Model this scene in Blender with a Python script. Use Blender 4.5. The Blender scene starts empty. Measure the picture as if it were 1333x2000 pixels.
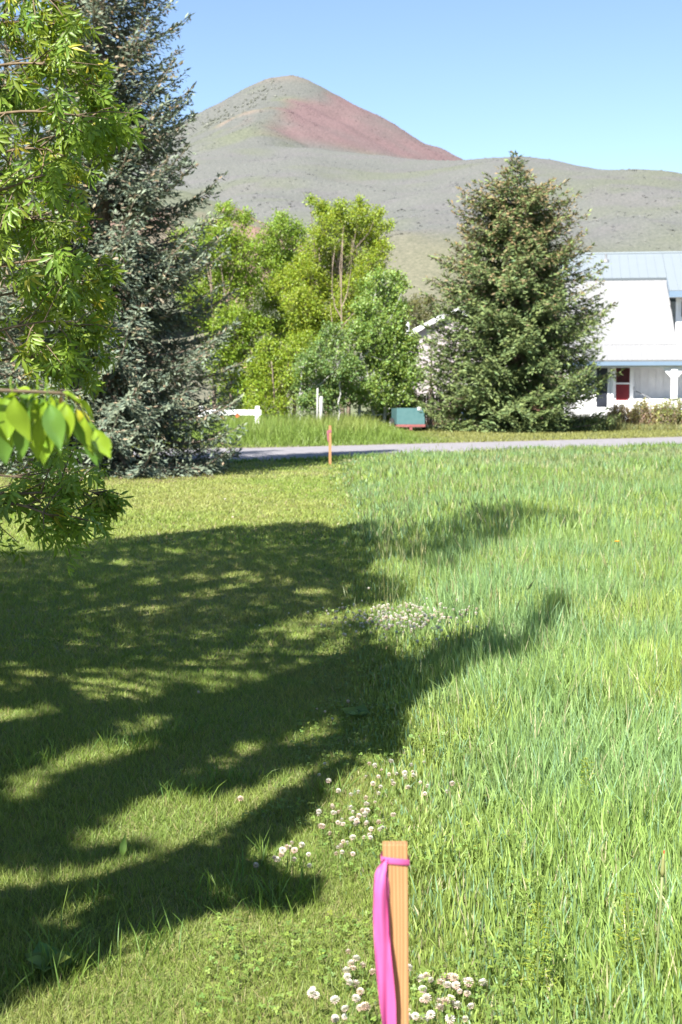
import bpy, math, random
import numpy as np
from mathutils import Vector, Matrix

RNG = np.random.default_rng(11)
random.seed(11)
scene = bpy.context.scene
COL = scene.collection

# ------------------------------------------------------------------ camera
CAM_Z = 1.6
F = 50.0 / 36.0 * 2000.0                 # focal length in photograph pixels
PITCH = math.atan(230.0 / F)             # looks slightly down
cam_data = bpy.data.cameras.new("camera")
cam = bpy.data.objects.new("camera", cam_data)
COL.objects.link(cam)
cam.location = (0, 0, CAM_Z)
cam.rotation_euler = (math.radians(90) - PITCH, 0, 0)
cam_data.sensor_fit = 'VERTICAL'
cam_data.sensor_height = 36.0
cam_data.lens = 50.0
cam_data.clip_start = 0.05
cam_data.clip_end = 20000
cam_data.dof.use_dof = True
cam_data.dof.focus_distance = 5.0
cam_data.dof.aperture_fstop = 8.0
scene.camera = cam

# ------------------------------------------------------------------ sky, sun, exposure
SUN_EL = math.radians(46)
SUN_H = np.array([0.46, 0.888]); SUN_H /= np.linalg.norm(SUN_H)    # way the light travels over the ground
LIGHT = np.array([SUN_H[0]*math.cos(SUN_EL), SUN_H[1]*math.cos(SUN_EL), -math.sin(SUN_EL)])
world = bpy.data.worlds.new("World"); scene.world = world
world.use_nodes = True
wn = world.node_tree.nodes; wl = world.node_tree.links
bg = wn["Background"]
sky = wn.new("ShaderNodeTexSky"); sky.sky_type = 'NISHITA'
sky.sun_disc = False
sky.sun_elevation = SUN_EL
sky.sun_rotation = math.atan2(-SUN_H[0], -SUN_H[1])
sky.altitude = 1700
sky.air_density = 1.0; sky.dust_density = 0.5; sky.ozone_density = 1.5
wl.new(sky.outputs[0], bg.inputs[0])
bg.inputs[1].default_value = 0.058
sun_d = bpy.data.lights.new("sun", 'SUN'); sun_d.energy = 4.6; sun_d.angle = math.radians(0.53)
sun_d.color = (1.0, 0.955, 0.88)
sun = bpy.data.objects.new("sun", sun_d); COL.objects.link(sun)
sun.rotation_euler = Vector(LIGHT).to_track_quat('-Z', 'Y').to_euler()
sun.location = (-30, -40, 60)
vs = scene.view_settings
vs.view_transform = 'Standard'; vs.look = 'None'; vs.gamma = 1.0; vs.exposure = 1.9
vs.use_curve_mapping = False
scene.cycles.max_bounces = 8
scene.cycles.transparent_max_bounces = 8
scene.cycles.use_adaptive_sampling = True

# ------------------------------------------------------------------ helpers
cp, sp = math.cos(PITCH), math.sin(PITCH)
def ray(px, py):
    u = np.asarray(px, float) - 666.5; v = 1000.0 - np.asarray(py, float)
    return np.stack([u, F*cp + v*sp, -F*sp + v*cp], -1)
def P(px, py, D):
    """world point seen at photo pixel (px,py) standing D metres ahead"""
    r = ray(px, py); r = r / r[..., 1:2] * np.asarray(D, float)[..., None]
    r[..., 2] += CAM_Z
    return r
def G(px, py, z=0.0):
    r = ray(px, py); t = (z - CAM_Z) / r[..., 2]
    r = r * t[..., None]; r[..., 2] += CAM_Z
    return r
def proj(p):
    p = np.asarray(p, float)
    x = p[..., 0]; y = p[..., 1]; z = p[..., 2] - CAM_Z
    d = y*cp - z*sp; up = y*sp + z*cp
    d = np.where(d < 1e-3, 1e-3, d)
    return 666.5 + x/d*F, 1000 - up/d*F, d
def in_frame(p, m=40):
    a, b, d = proj(p)
    return (a > -m) & (a < 1333+m) & (b > -m) & (b < 2000+m) & (d > 0.01) & (np.asarray(p)[..., 1] > 0.05)
def unit(v):
    v = np.asarray(v, float); n = np.linalg.norm(v, axis=-1, keepdims=True)
    return v / np.maximum(n, 1e-9)
def pip(x, y, poly):
    poly = np.asarray(poly, float); inside = np.zeros(len(x), bool)
    j = len(poly) - 1
    for i in range(len(poly)):
        xi, yi = poly[i]; xj, yj = poly[j]
        c = ((yi > y) != (yj > y)) & (x < (xj-xi)*(y-yi)/((yj-yi) if yj != yi else 1e-9) + xi)
        inside ^= c; j = i
    return inside
def vnoise(p, seed=0):
    """cheap value noise on 2-D points, 0..1"""
    p = np.asarray(p, float); i = np.floor(p).astype(np.int64); f = p - i
    f = f*f*(3-2*f)
    def h(a, b):
        n = (a*374761393 + b*668265263 + seed*974711) & 0x7fffffff
        n = ((n ^ (n >> 13)) * 1274126177) & 0x7fffffff
        return ((n ^ (n >> 16)) & 0xffff) / 65535.0
    x0, y0 = i[:, 0], i[:, 1]
    a = h(x0, y0); b = h(x0+1, y0); c = h(x0, y0+1); d = h(x0+1, y0+1)
    return (a*(1-f[:, 0])+b*f[:, 0])*(1-f[:, 1]) + (c*(1-f[:, 0])+d*f[:, 0])*f[:, 1]
def fbm(p, seed=0, oct=4):
    s = 0; a = 0.5; t = 0
    p = np.asarray(p, float)
    for k in range(oct):
        s = s + a*vnoise(p*(2**k), seed+k*17); t += a; a *= 0.5
    return s/t

def new_obj(name, me, parent=None, mat=None):
    o = bpy.data.objects.new(name, me); COL.objects.link(o)
    if mat is not None and me is not None and len(me.materials) == 0: me.materials.append(mat)
    if parent is not None: o.parent = parent
    return o
def tag(o, label=None, cat=None, group=None, kind=None):
    if label: o["label"] = label
    if cat: o["category"] = cat
    if group: o["group"] = group
    if kind: o["kind"] = kind
    return o
def empty(name, loc=(0, 0, 0), rz=0.0):
    o = bpy.data.objects.new(name, None); COL.objects.link(o)
    o.location = loc; o.rotation_euler = (0, 0, rz); o.empty_display_size = 0.2
    return o
def tri_mesh(name, V, T, col=None, smooth=False):
    """fast triangle mesh from arrays"""
    V = np.ascontiguousarray(V, dtype=np.float32); T = np.ascontiguousarray(T, dtype=np.int32)
    me = bpy.data.meshes.new(name)
    me.vertices.add(len(V)); me.vertices.foreach_set("co", V.ravel())
    me.loops.add(T.size); me.loops.foreach_set("vertex_index", T.ravel())
    me.polygons.add(len(T))
    me.polygons.foreach_set("loop_start", np.arange(0, T.size, 3, dtype=np.int32))
    me.polygons.foreach_set("loop_total", np.full(len(T), 3, dtype=np.int32))
    me.update(calc_edges=True)
    me.polygons.foreach_set("use_smooth", np.full(len(T), bool(smooth)))
    if col is not None:
        a = me.color_attributes.new("col", 'FLOAT_COLOR', 'POINT')
        c = np.ones((len(V), 4), dtype=np.float32); c[:, :3] = np.clip(col, 0, 1)
        a.data.foreach_set("color", c.ravel())
    return me
def stamp(tv, tf, pos, d, n, s, col, sx=None, sz=None):
    """N copies of a template (x width, y length, z normal) laid along d with normal near n"""
    pos = np.asarray(pos, float); N = len(pos)
    d = unit(d); X = unit(np.cross(d, n)); Z = np.cross(X, d)
    s = np.broadcast_to(np.asarray(s, float), (N,))
    sx = s if sx is None else np.broadcast_to(np.asarray(sx, float), (N,))
    sz = s if sz is None else np.broadcast_to(np.asarray(sz, float), (N,))
    V = (pos[:, None, :] + (sx[:, None, None]*tv[None, :, 0:1])*X[:, None, :]
         + (s[:, None, None]*tv[None, :, 1:2])*d[:, None, :] + (sz[:, None, None]*tv[None, :, 2:3])*Z[:, None, :])
    T = tf[None] + (np.arange(N)*len(tv))[:, None, None]
    C = np.repeat(np.asarray(col, float)[:, None, :], len(tv), axis=1)
    return V.reshape(-1, 3), T.reshape(-1, 3), C.reshape(-1, 3)
class Soup:
    def __init__(s): s.v = []; s.t = []; s.c = []; s.n = 0
    def add(s, V, T, C=None):
        if len(V) == 0: return
        s.v.append(np.asarray(V, float)); s.t.append(np.asarray(T)+s.n)
        s.c.append(np.broadcast_to(np.asarray(C if C is not None else (0.5, 0.5, 0.5), float), (len(V), 3)).copy())
        s.n += len(V)
    def tube(s, pts, rad, sides=6, col=(0.2, 0.15, 0.1), cap=True):
        pts = np.asarray(pts, float); m = len(pts); rad = np.broadcast_to(np.asarray(rad, float), (m,))
        tg = np.gradient(pts, axis=0); tg = unit(tg)
        ref = np.array([0.31, 0.17, 0.93]) if abs(tg[0][2]) < 0.9 else np.array([1.0, 0.1, 0])
        A = unit(np.cross(tg, ref)); B = np.cross(tg, A)
        an = np.linspace(0, 2*np.pi, sides, endpoint=False)
        V = pts[:, None, :] + rad[:, None, None]*(np.cos(an)[None, :, None]*A[:, None, :] + np.sin(an)[None, :, None]*B[:, None, :])
        V = V.reshape(-1, 3); T = []
        for i in range(m-1):
            for k in range(sides):
                a = i*sides+k; b = i*sides+(k+1) % sides; c = a+sides; e = b+sides
                T += [(a, b, e), (a, e, c)]
        if cap:
            for k in range(1, sides-1):
                T.append((0, k+1, k)); q = (m-1)*sides; T.append((q, q+k, q+k+1))
        s.add(V, np.array(T), col)
    def box(s, lo, hi, col=(0.5, 0.5, 0.5), M=None):
        x0, y0, z0 = lo; x1, y1, z1 = hi
        V = np.array([(x0,y0,z0),(x1,y0,z0),(x1,y1,z0),(x0,y1,z0),(x0,y0,z1),(x1,y0,z1),(x1,y1,z1),(x0,y1,z1)], float)
        if M is not None: V = (np.c_[V, np.ones(8)] @ np.array(M).T)[:, :3]
        Q = [(0,3,2,1),(4,5,6,7),(0,1,5,4),(1,2,6,5),(2,3,7,6),(3,0,4,7)]
        T = [t for q in Q for t in ((q[0],q[1],q[2]),(q[0],q[2],q[3]))]
        s.add(V, np.array(T), col)
    def prism(s, poly, dvec, col=(0.5, 0.5, 0.5)):
        """convex polygon (3-D points) extruded along dvec"""
        p = np.asarray(poly, float); k = len(p); V = np.r_[p, p+np.asarray(dvec, float)]
        T = [(0, i+1, i) for i in range(1, k-1)] + [(k, k+i, k+i+1) for i in range(1, k-1)]
        for i in range(k):
            j = (i+1) % k; T += [(i, j, j+k), (i, j+k, i+k)]
        s.add(V, np.array(T), col)
    def mesh(s, name, smooth=False):
        return tri_mesh(name, np.concatenate(s.v), np.concatenate(s.t), np.concatenate(s.c), smooth)
    def obj(s, name, mat, parent=None, smooth=False):
        return new_obj(name, s.mesh(name, smooth), parent, mat)
def bevel(o, w, seg=2):
    m = o.modifiers.new("bevel", 'BEVEL'); m.width = w; m.segments = seg; m.limit_method = 'ANGLE'
    return o

# ------------------------------------------------------------------ materials
def base_mat(name):
    m = bpy.data.materials.new(name); m.use_nodes = True
    nt = m.node_tree; return m, nt.nodes, nt.links, nt.nodes["Principled BSDF"]
def leaf_mat(name, trans=0.4, rough=0.45, spec=0.4, tcol=(1.25, 1.15, 0.45)):
    m, n, l, b = base_mat(name)
    a = n.new("ShaderNodeAttribute"); a.attribute_name = "col"
    l.new(a.outputs["Color"], b.inputs["Base Color"])
    b.inputs["Roughness"].default_value = rough; b.inputs["Specular IOR Level"].default_value = spec
    t = n.new("ShaderNodeBsdfTranslucent")
    mx = n.new("ShaderNodeMix"); mx.data_type = 'RGBA'; mx.blend_type = 'MULTIPLY'; mx.inputs[0].default_value = 1
    l.new(a.outputs["Color"], mx.inputs[6]); mx.inputs[7].default_value = (*tcol, 1)
    l.new(mx.outputs[2], t.inputs["Color"])
    s = n.new("ShaderNodeMixShader"); s.inputs[0].default_value = trans
    l.new(b.outputs[0], s.inputs[1]); l.new(t.outputs[0], s.inputs[2])
    l.new(s.outputs[0], n["Material Output"].inputs["Surface"])
    return m
def matte(m, rough=0.75, spec=0.15):
    b = m.node_tree.nodes["Principled BSDF"]; b.inputs["Roughness"].default_value = rough; b.inputs["Specular IOR Level"].default_value = spec; return m
def noise_mat(name, c1, c2, scale=8.0, rough=0.8, bump=0.3, dist=0.01, detail=6, attr=False, stretch=None, spec=0.3):
    m, n, l, b = base_mat(name)
    tc = n.new("ShaderNodeTexCoord"); mp = n.new("ShaderNodeMapping")
    if stretch: mp.inputs["Scale"].default_value = stretch
    l.new(tc.outputs["Object"], mp.inputs["Vector"])
    t = n.new("ShaderNodeTexNoise"); t.inputs["Scale"].default_value = scale; t.inputs["Detail"].default_value = detail
    l.new(mp.outputs[0], t.inputs["Vector"])
    r = n.new("ShaderNodeValToRGB")
    r.color_ramp.elements[0].position = 0.3; r.color_ramp.elements[1].position = 0.72
    r.color_ramp.elements[0].color = (*c1, 1); r.color_ramp.elements[1].color = (*c2, 1)
    l.new(t.outputs["Fac"], r.inputs[0])
    out = r.outputs[0]
    if attr:
        a = n.new("ShaderNodeAttribute"); a.attribute_name = "col"
        mx = n.new("ShaderNodeMix"); mx.data_type = 'RGBA'; mx.blend_type = 'MULTIPLY'; mx.inputs[0].default_value = 1
        l.new(a.outputs["Color"], mx.inputs[6]); l.new(out, mx.inputs[7]); out = mx.outputs[2]
    l.new(out, b.inputs["Base Color"])
    b.inputs["Roughness"].default_value = rough; b.inputs["Specular IOR Level"].default_value = spec
    if bump:
        bp = n.new("ShaderNodeBump"); bp.inputs["Strength"].default_value = bump; bp.inputs["Distance"].default_value = dist
        l.new(t.outputs["Fac"], bp.inputs["Height"]); l.new(bp.outputs[0], b.inputs["Normal"])
    return m

M = {}
M['grass'] = leaf_mat("grass_blade", 0.42, 0.5, 0.35, (1.2, 1.12, 0.5))
M['leaf'] = leaf_mat("broad_leaf", 0.42, 0.42, 0.4)
M['gloss_leaf'] = leaf_mat("glossy_leaf", 0.30, 0.22, 0.6, (1.2, 1.15, 0.3))
M['needle'] = leaf_mat("conifer_needle", 0.10, 0.6, 0.25, (1.0, 1.0, 0.7))
M['petal'] = leaf_mat("clover_petal", 0.3, 0.6, 0.2, (1, 1, 1))
M['bark'] = noise_mat("rough_bark", (0.10, 0.075, 0.055), (0.24, 0.19, 0.15), 14, 0.9, 0.6, 0.02, stretch=(1, 1, 0.25))
M['pale_bark'] = noise_mat("aspen_bark", (0.28, 0.275, 0.26), (0.46, 0.455, 0.44), 9, 0.8, 0.2, 0.01, stretch=(1, 1, 2.5))
M['tan_bark'] = noise_mat("tan_bark", (0.15, 0.11, 0.08), (0.25, 0.20, 0.15), 12, 0.85, 0.3, 0.01, stretch=(1, 1, 0.4))
M['twig'] = noise_mat("twig_bark", (0.09, 0.065, 0.04), (0.17, 0.125, 0.075), 30, 0.7, 0.2, 0.002)
M['soil'] = noise_mat("meadow_soil", (0.045, 0.06, 0.02), (0.11, 0.12, 0.045), 5, 0.95, 0.5, 0.03)
M['white_paint'] = noise_mat("white_paint", (0.66, 0.66, 0.68), (0.74, 0.74, 0.75), 3, 0.5, 0.05, 0.003)
M['blue_trim'] = noise_mat("blue_trim", (0.115, 0.168, 0.235), (0.128, 0.182, 0.25), 3, 0.4, 0.0)
M['pale_roof'] = noise_mat("pale_blue_metal_roof", (0.155, 0.180, 0.200), (0.160, 0.185, 0.205), 1.2, 0.45, 0.02, 0.002, spec=0.5)
M['white_roof'] = noise_mat("white_metal_roof", (0.198, 0.201, 0.208), (0.204, 0.207, 0.214), 1.2, 0.45, 0.02, 0.002, spec=0.5)
matte(M['white_roof']); matte(M['pale_roof'])
M['dark_glass'] = noise_mat("dark_screen_glass", (0.015, 0.017, 0.024), (0.028, 0.032, 0.045), 2, 0.3, 0.0, spec=0.2)
M['red_paint'] = noise_mat("red_door_paint", (0.13, 0.008, 0.013), (0.17, 0.012, 0.016), 4, 0.4, 0.0)
M['grey_metal'] = noise_mat("grey_metal", (0.12, 0.13, 0.14), (0.22, 0.22, 0.23), 8, 0.5, 0.0)
M['orange'] = noise_mat("orange_plastic", (0.35, 0.075, 0.03), (0.42, 0.12, 0.05), 10, 0.4, 0.0)

# ------------------------------------------------------------------ ground, lawn, road
def road_near(x): return 34.8 + np.where(x > -2, 0.68*(x+2), 0.16*(x+2)) - 0.6
def road_far(x):  return 42.0 + np.where(x > -2.5, 0.72*(x+2.5), 0.2*(x+2.5))
def lawn_edge(D): return np.interp(D, [0, 4, 6, 8, 11, 16, 25, 36], [0.10, 0.06, 0.02, 0.06, 0.05, -0.10, -0.24, -0.34])

def sheet(name, xs, ys, z, mat, zfun=None, kind='structure'):
    X, Y = np.meshgrid(xs, ys); Z = np.full_like(X, z) if zfun is None else zfun(X, Y)+z
    V = np.stack([X, Y, Z], -1).reshape(-1, 3); w = len(xs); T = []
    idx = np.arange(len(ys)*w).reshape(len(ys), w)
    a = idx[:-1, :-1].ravel(); b = idx[:-1, 1:].ravel(); c = idx[1:, 1:].ravel(); d = idx[1:, :-1].ravel()
    T = np.r_[np.c_[a, b, c], np.c_[a, c, d]]
    o = new_obj(name, tri_mesh(name, V, T, smooth=True), None, mat); o["kind"] = kind
    return o
gx = np.r_[-4000, -1500, -500, -150, np.linspace(-60, 60, 25), 150, 500, 1500, 4000]
gy = np.r_[-3000, -500, -100, np.linspace(-20, 120, 29), 200, 500, 1200, 2500, 5000]
m, n, l, b = base_mat("ground_cover")
g = n.new("ShaderNodeNewGeometry"); t1 = n.new("ShaderNodeTexNoise"); t1.inputs["Scale"].default_value = 0.35; t1.inputs["Detail"].default_value = 8
t2 = n.new("ShaderNodeTexNoise"); t2.inputs["Scale"].default_value = 14; t2.inputs["Detail"].default_value = 6
l.new(g.outputs["Position"], t1.inputs["Vector"]); l.new(g.outputs["Position"], t2.inputs["Vector"])
r1 = n.new("ShaderNodeValToRGB"); r1.color_ramp.elements[0].color = (0.075, 0.105, 0.028, 1); r1.color_ramp.elements[1].color = (0.17, 0.17, 0.06, 1)
r1.color_ramp.elements[0].position = 0.35; r1.color_ramp.elements[1].position = 0.68
mx = n.new("ShaderNodeMix"); mx.data_type = 'RGBA'; mx.blend_type = 'OVERLAY'; mx.inputs[0].default_value = 0.7
l.new(t1.outputs["Fac"], r1.inputs[0]); l.new(r1.outputs[0], mx.inputs[6]); l.new(t2.outputs["Color"], mx.inputs[7])
hs = n.new("ShaderNodeHueSaturation"); hs.inputs["Saturation"].default_value = 0.75
l.new(mx.outputs[2], hs.inputs["Color"]); l.new(hs.outputs[0], b.inputs["Base Color"])
b.inputs["Roughness"].default_value = 0.95
bp = n.new("ShaderNodeBump"); bp.inputs["Strength"].default_value = 0.6; bp.inputs["Distance"].default_value = 0.03
l.new(t2.outputs["Fac"], bp.inputs["Height"]); l.new(bp.outputs[0], b.inputs["Normal"])
M['ground'] = m
sheet("ground", gx, gy, 0.0, M['ground'])

# lawn sheet: thatch colour below the cut blades
m, n, l, b = base_mat("mown_lawn")
g = n.new("ShaderNodeNewGeometry")
ta = n.new("ShaderNodeTexNoise"); ta.inputs["Scale"].default_value = 1.1; ta.inputs["Detail"].default_value = 5
tb = n.new("ShaderNodeTexNoise"); tb.inputs["Scale"].default_value = 55; tb.inputs["Detail"].default_value = 6
l.new(g.outputs["Position"], ta.inputs["Vector"]); l.new(g.outputs["Position"], tb.inputs["Vector"])
ra = n.new("ShaderNodeValToRGB"); e = ra.color_ramp.elements
e[0].position = 0.32; e[0].color = (0.115, 0.15, 0.034, 1); e[1].position = 0.7; e[1].color = (0.20, 0.195, 0.07, 1)
rb = n.new("ShaderNodeValToRGB"); e = rb.color_ramp.elements
e[0].position = 0.35; e[0].color = (0.55, 0.6, 0.5, 1); e[1].position = 0.7; e[1].color = (1.25, 1.2, 1.15, 1)
mm = n.new("ShaderNodeMix"); mm.data_type = 'RGBA'; mm.blend_type = 'MULTIPLY'; mm.inputs[0].default_value = 1
l.new(ta.outputs["Fac"], ra.inputs[0]); l.new(tb.outputs["Fac"], rb.inputs[0])
l.new(ra.outputs[0], mm.inputs[6]); l.new(rb.outputs[0], mm.inputs[7]); l.new(mm.outputs[2], b.inputs["Base Color"])
b.inputs["Roughness"].default_value = 0.95
bp = n.new("ShaderNodeBump"); bp.inputs["Strength"].default_value = 0.8; bp.inputs["Distance"].default_value = 0.02
l.new(tb.outputs["Fac"], bp.inputs["Height"]); l.new(bp.outputs[0], b.inputs["Normal"])
M['lawn'] = m
ld = np.linspace(-12, 33.8, 60); V = []
for d in ld: V += [(-30, d, 0.004), (-8, d, 0.004), (float(lawn_edge(max(d, 0)))+0.12+0.06*math.sin(d*3.1), d, 0.004)]
idx = np.arange(len(V)).reshape(-1, 3); T = []
for i in range(len(ld)-1):
    for k in range(2):
        a, b_, c, d = idx[i, k], idx[i, k+1], idx[i+1, k+1], idx[i+1, k]; T += [(a, b_, c), (a, c, d)]
o = new_obj("lawn", tri_mesh("lawn", np.array(V), np.array(T)), None, M['lawn']); o["kind"] = "structure"

# bare needle litter below the blue spruces
def blob_sheet(name, cx, cy, rx, ry, z, mat, seed=0, k=48):
    an = np.linspace(0, 2*np.pi, k, endpoint=False)
    r = 1 + 0.28*(fbm(np.c_[np.cos(an)*2+9, np.sin(an)*2+9], seed)-0.5)*2
    V = np.r_[[(cx, cy, z)], np.c_[cx+rx*r*np.cos(an), cy+ry*r*np.sin(an), np.full(k, z)]]
    T = np.array([(0, i+1, (i+1) % k+1) for i in range(k)])
    o = new_obj(name, tri_mesh(name, V, T), None, mat); o["kind"] = "structure"; return o
M['litter'] = noise_mat("needle_litter", (0.06, 0.04, 0.027), (0.14, 0.10, 0.065), 22, 0.95, 0.5, 0.02)
blob_sheet("needle_litter", -5.6, 28.4, 3.4, 3.4, 0.008, M['litter'], 3)

M['road'] = noise_mat("worn_asphalt", (0.165, 0.157, 0.166), (0.225, 0.214, 0.226), 3.0, 0.9, 0.25, 0.01)
M['gravel'] = noise_mat("gravel_shoulder", (0.12, 0.10, 0.075), (0.21, 0.18, 0.14), 9, 0.95, 0.6, 0.03)
def strip(name, f0, f1, xs, z, mat, jit=0.0, seed=0):
    a = np.asarray(f0(xs)); b = np.asarray(f1(xs))
    if jit:
        a = a + jit*(fbm(np.c_[xs*1.3, xs*0], seed, 4)-0.5)*2; b = b + jit*(fbm(np.c_[xs*1.3, xs*0+7], seed+5, 4)-0.5)*2
    V = np.r_[np.c_[xs, a, np.full(len(xs), z)], np.c_[xs, b, np.full(len(xs), z)]]
    k = len(xs); i = np.arange(k-1)
    T = np.r_[np.c_[i, i+1, i+1+k], np.c_[i, i+1+k, i+k]]
    o = new_obj(name, tri_mesh(name, V, T), None, mat); o["kind"] = "structure"; return o
rx = np.linspace(-60, 90, 301)
strip("road_shoulder", lambda x: road_near(x)-0.8, lambda x: road_far(x)+0.7, rx, 0.008, M['gravel'], 0.5, 2)
strip("road", road_near, road_far, rx, 0.014, M['road'], 0.15, 4)

# ------------------------------------------------------------------ far hills (ridge lines with falling flanks)
def ridge_height(X, Y, ridges, slope=0.62, k=14.0):
    """smooth maximum of falling flanks on both sides of each ridge line"""
    acc = None
    for pts, sl in ridges:
        pts = np.asarray(pts, float); best = np.full(X.shape, -1e9)
        for a, b in zip(pts[:-1], pts[1:]):
            ab = b[:2]-a[:2]; L2 = (ab**2).sum()
            t = np.clip(((X-a[0])*ab[0]+(Y-a[1])*ab[1])/L2, 0, 1)
            dx = X-(a[0]+t*ab[0]); dy = Y-(a[1]+t*ab[1]); d = np.sqrt(dx*dx+dy*dy+400.0)-20
            best = np.maximum(best, a[2]+t*(b[2]-a[2])-sl*d)
        acc = best if acc is None else np.maximum(acc, best) + k*np.log1p(np.exp(-np.abs(acc-best)/k))
    return acc
def hill_mat(name, bscale, bdist):
    m, n, l, b = base_mat(name)
    a = n.new("ShaderNodeAttribute"); a.attribute_name = "col"
    g = n.new("ShaderNodeNewGeometry")
    t = n.new("ShaderNodeTexNoise"); t.inputs["Scale"].default_value = bscale; t.inputs["Detail"].default_value = 8; t.inputs["Roughness"].default_value = 0.7
    mp = n.new("ShaderNodeMapping"); mp.inputs["Scale"].default_value = (1, 0.55, 2.6)
    l.new(g.outputs["Position"], mp.inputs[0]); l.new(mp.outputs[0], t.inputs["Vector"])
    r = n.new("ShaderNodeValToRGB"); e = r.color_ramp.elements
    e[0].position = 0.36; e[0].color = (0.70, 0.74, 0.71, 1); e[1].position = 0.64; e[1].color = (1.24, 1.21, 1.19, 1)
    mx = n.new("ShaderNodeMix"); mx.data_type = 'RGBA'; mx.blend_type = 'MULTIPLY'; mx.inputs[0].default_value = 1
    l.new(t.outputs["Fac"], r.inputs[0]); l.new(a.outputs["Color"], mx.inputs[6]); l.new(r.outputs[0], mx.inputs[7])
    l.new(mx.outputs[2], b.inputs["Base Color"]); b.inputs["Roughness"].default_value = 1.0; b.inputs["Specular IOR Level"].default_value = 0.1
    bp = n.new("ShaderNodeBump"); bp.inputs["Strength"].default_value = 0.7; bp.inputs["Distance"].default_value = bdist
    l.new(t.outputs["Fac"], bp.inputs["Height"]); l.new(bp.outputs[0], b.inputs["Normal"])
    return m
def lerp3(c, d, t): return c*(1-t[:, None]) + np.asarray(d)*t[:, None]
def smooth(a, b, x): t = np.clip((x-a)/(b-a), 0, 1); return t*t*(3-2*t)
SAGE = np.array([0.102, 0.105, 0.100]); GRS = np.array([0.106, 0.115, 0.084]); REDF = np.array([0.136, 0.093, 0.097]); BARE = np.array([0.19, 0.145, 0.125])

def grid_terrain(name, x0, x1, nx, y0, y1, ny, hfun, cfun, mat):
    X, Y = np.meshgrid(np.linspace(x0, x1, nx), np.linspace(y0, y1, ny)); Z = hfun(X, Y)
    V = np.stack([X, Y, Z], -1).reshape(-1, 3)
    idx = np.arange(nx*ny).reshape(ny, nx)
    a = idx[:-1, :-1].ravel(); b = idx[:-1, 1:].ravel(); c = idx[1:, 1:].ravel(); d = idx[1:, :-1].ravel()
    T = np.r_[np.c_[a, b, c], np.c_[a, c, d]]
    o = new_obj(name, tri_mesh(name, V, T, cfun(V), smooth=True), None, mat); o["kind"] = "structure"
    return o
def rp(L): return [tuple(P(a, b, d)) for a, b, d in L]
peak_ridges = [
    (rp([(540, 151, 1602), (568, 150, 1600), (600, 164, 1600), (690, 209, 1585), (836, 275, 1560), (914, 311, 1545), (1050, 372, 1530), (1200, 420, 1510)]), 0.62),
    (rp([(568, 150, 1600), (540, 151, 1602), (510, 161, 1610), (470, 184, 1630), (432, 208, 1640), (368, 230, 1650), (300, 252, 1660), (200, 290, 1660), (60, 330, 1660)]), 0.60),
    (rp([(556, 151, 1600), (548, 185, 1480), (522, 203, 1400), (500, 238, 1300), (520, 270, 1180), (560, 287, 1060)]), 0.55),
    (rp([(522, 203, 1400), (470, 238, 1340), (420, 268, 1280), (360, 300, 1220), (300, 340, 1150)]), 0.55),
]
def peak_h(X, Y):
    z = ridge_height(X, Y, peak_ridges, k=7.0)
    n = fbm(np.c_[X.ravel()/70, Y.ravel()/70], 5, 5).reshape(X.shape)-0.5
    n3 = fbm(np.c_[X.ravel()/26, Y.ravel()/40], 6, 3).reshape(X.shape)-0.5
    return z + n*9 + n3*3.5 - 8
def peak_c(V):
    a, b, d = proj(V); N = len(V)
    n1 = fbm(V[:, :2]/45, 21, 4); n2 = fbm(V[:, :2]/130, 33, 3)
    c = np.tile(SAGE, (N, 1)); c = lerp3(c, GRS, smooth(0.45, 0.72, n1)*0.9)
    # reddish flowering slope east of the middle spur
    x, y, z = V[:, 0], V[:, 1], V[:, 2]
    spur = np.interp(y, [1060, 1180, 1300, 1400, 1480, 1600], [-40, -62, -78, -72, -62, -20])
    red = smooth(4, 42, x-spur + (n1-0.5)*60)*smooth(215, 240, z)*(1-smooth(318, 348, z + (n2-0.5)*60 - (x-spur)*0.06))
    c = lerp3(c, REDF, red*np.clip(0.45+0.9*n1, 0, 1))
    bare = smooth(0.6, 0.75, fbm(V[:, :2]/28, 71, 3))*smooth(235, 265, z)*(1-red)*np.exp(-((x-spur+30)/45)**2)
    c = lerp3(c, BARE, bare*0.8)
    c = lerp3(c, (0.15, 0.122, 0.10), smooth(330, 352, z)*0.55*(1-smooth(-40, 0, x)))
    return c
M['ravine_shrub'] = leaf_mat('ravine_shrub', 0.1)
M['far_hill'] = hill_mat("sagebrush_peak", 0.42, 0.9)
grid_terrain("mountain", -620, 700, 191, 980, 2100, 150, peak_h, peak_c, M['far_hill'])

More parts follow.
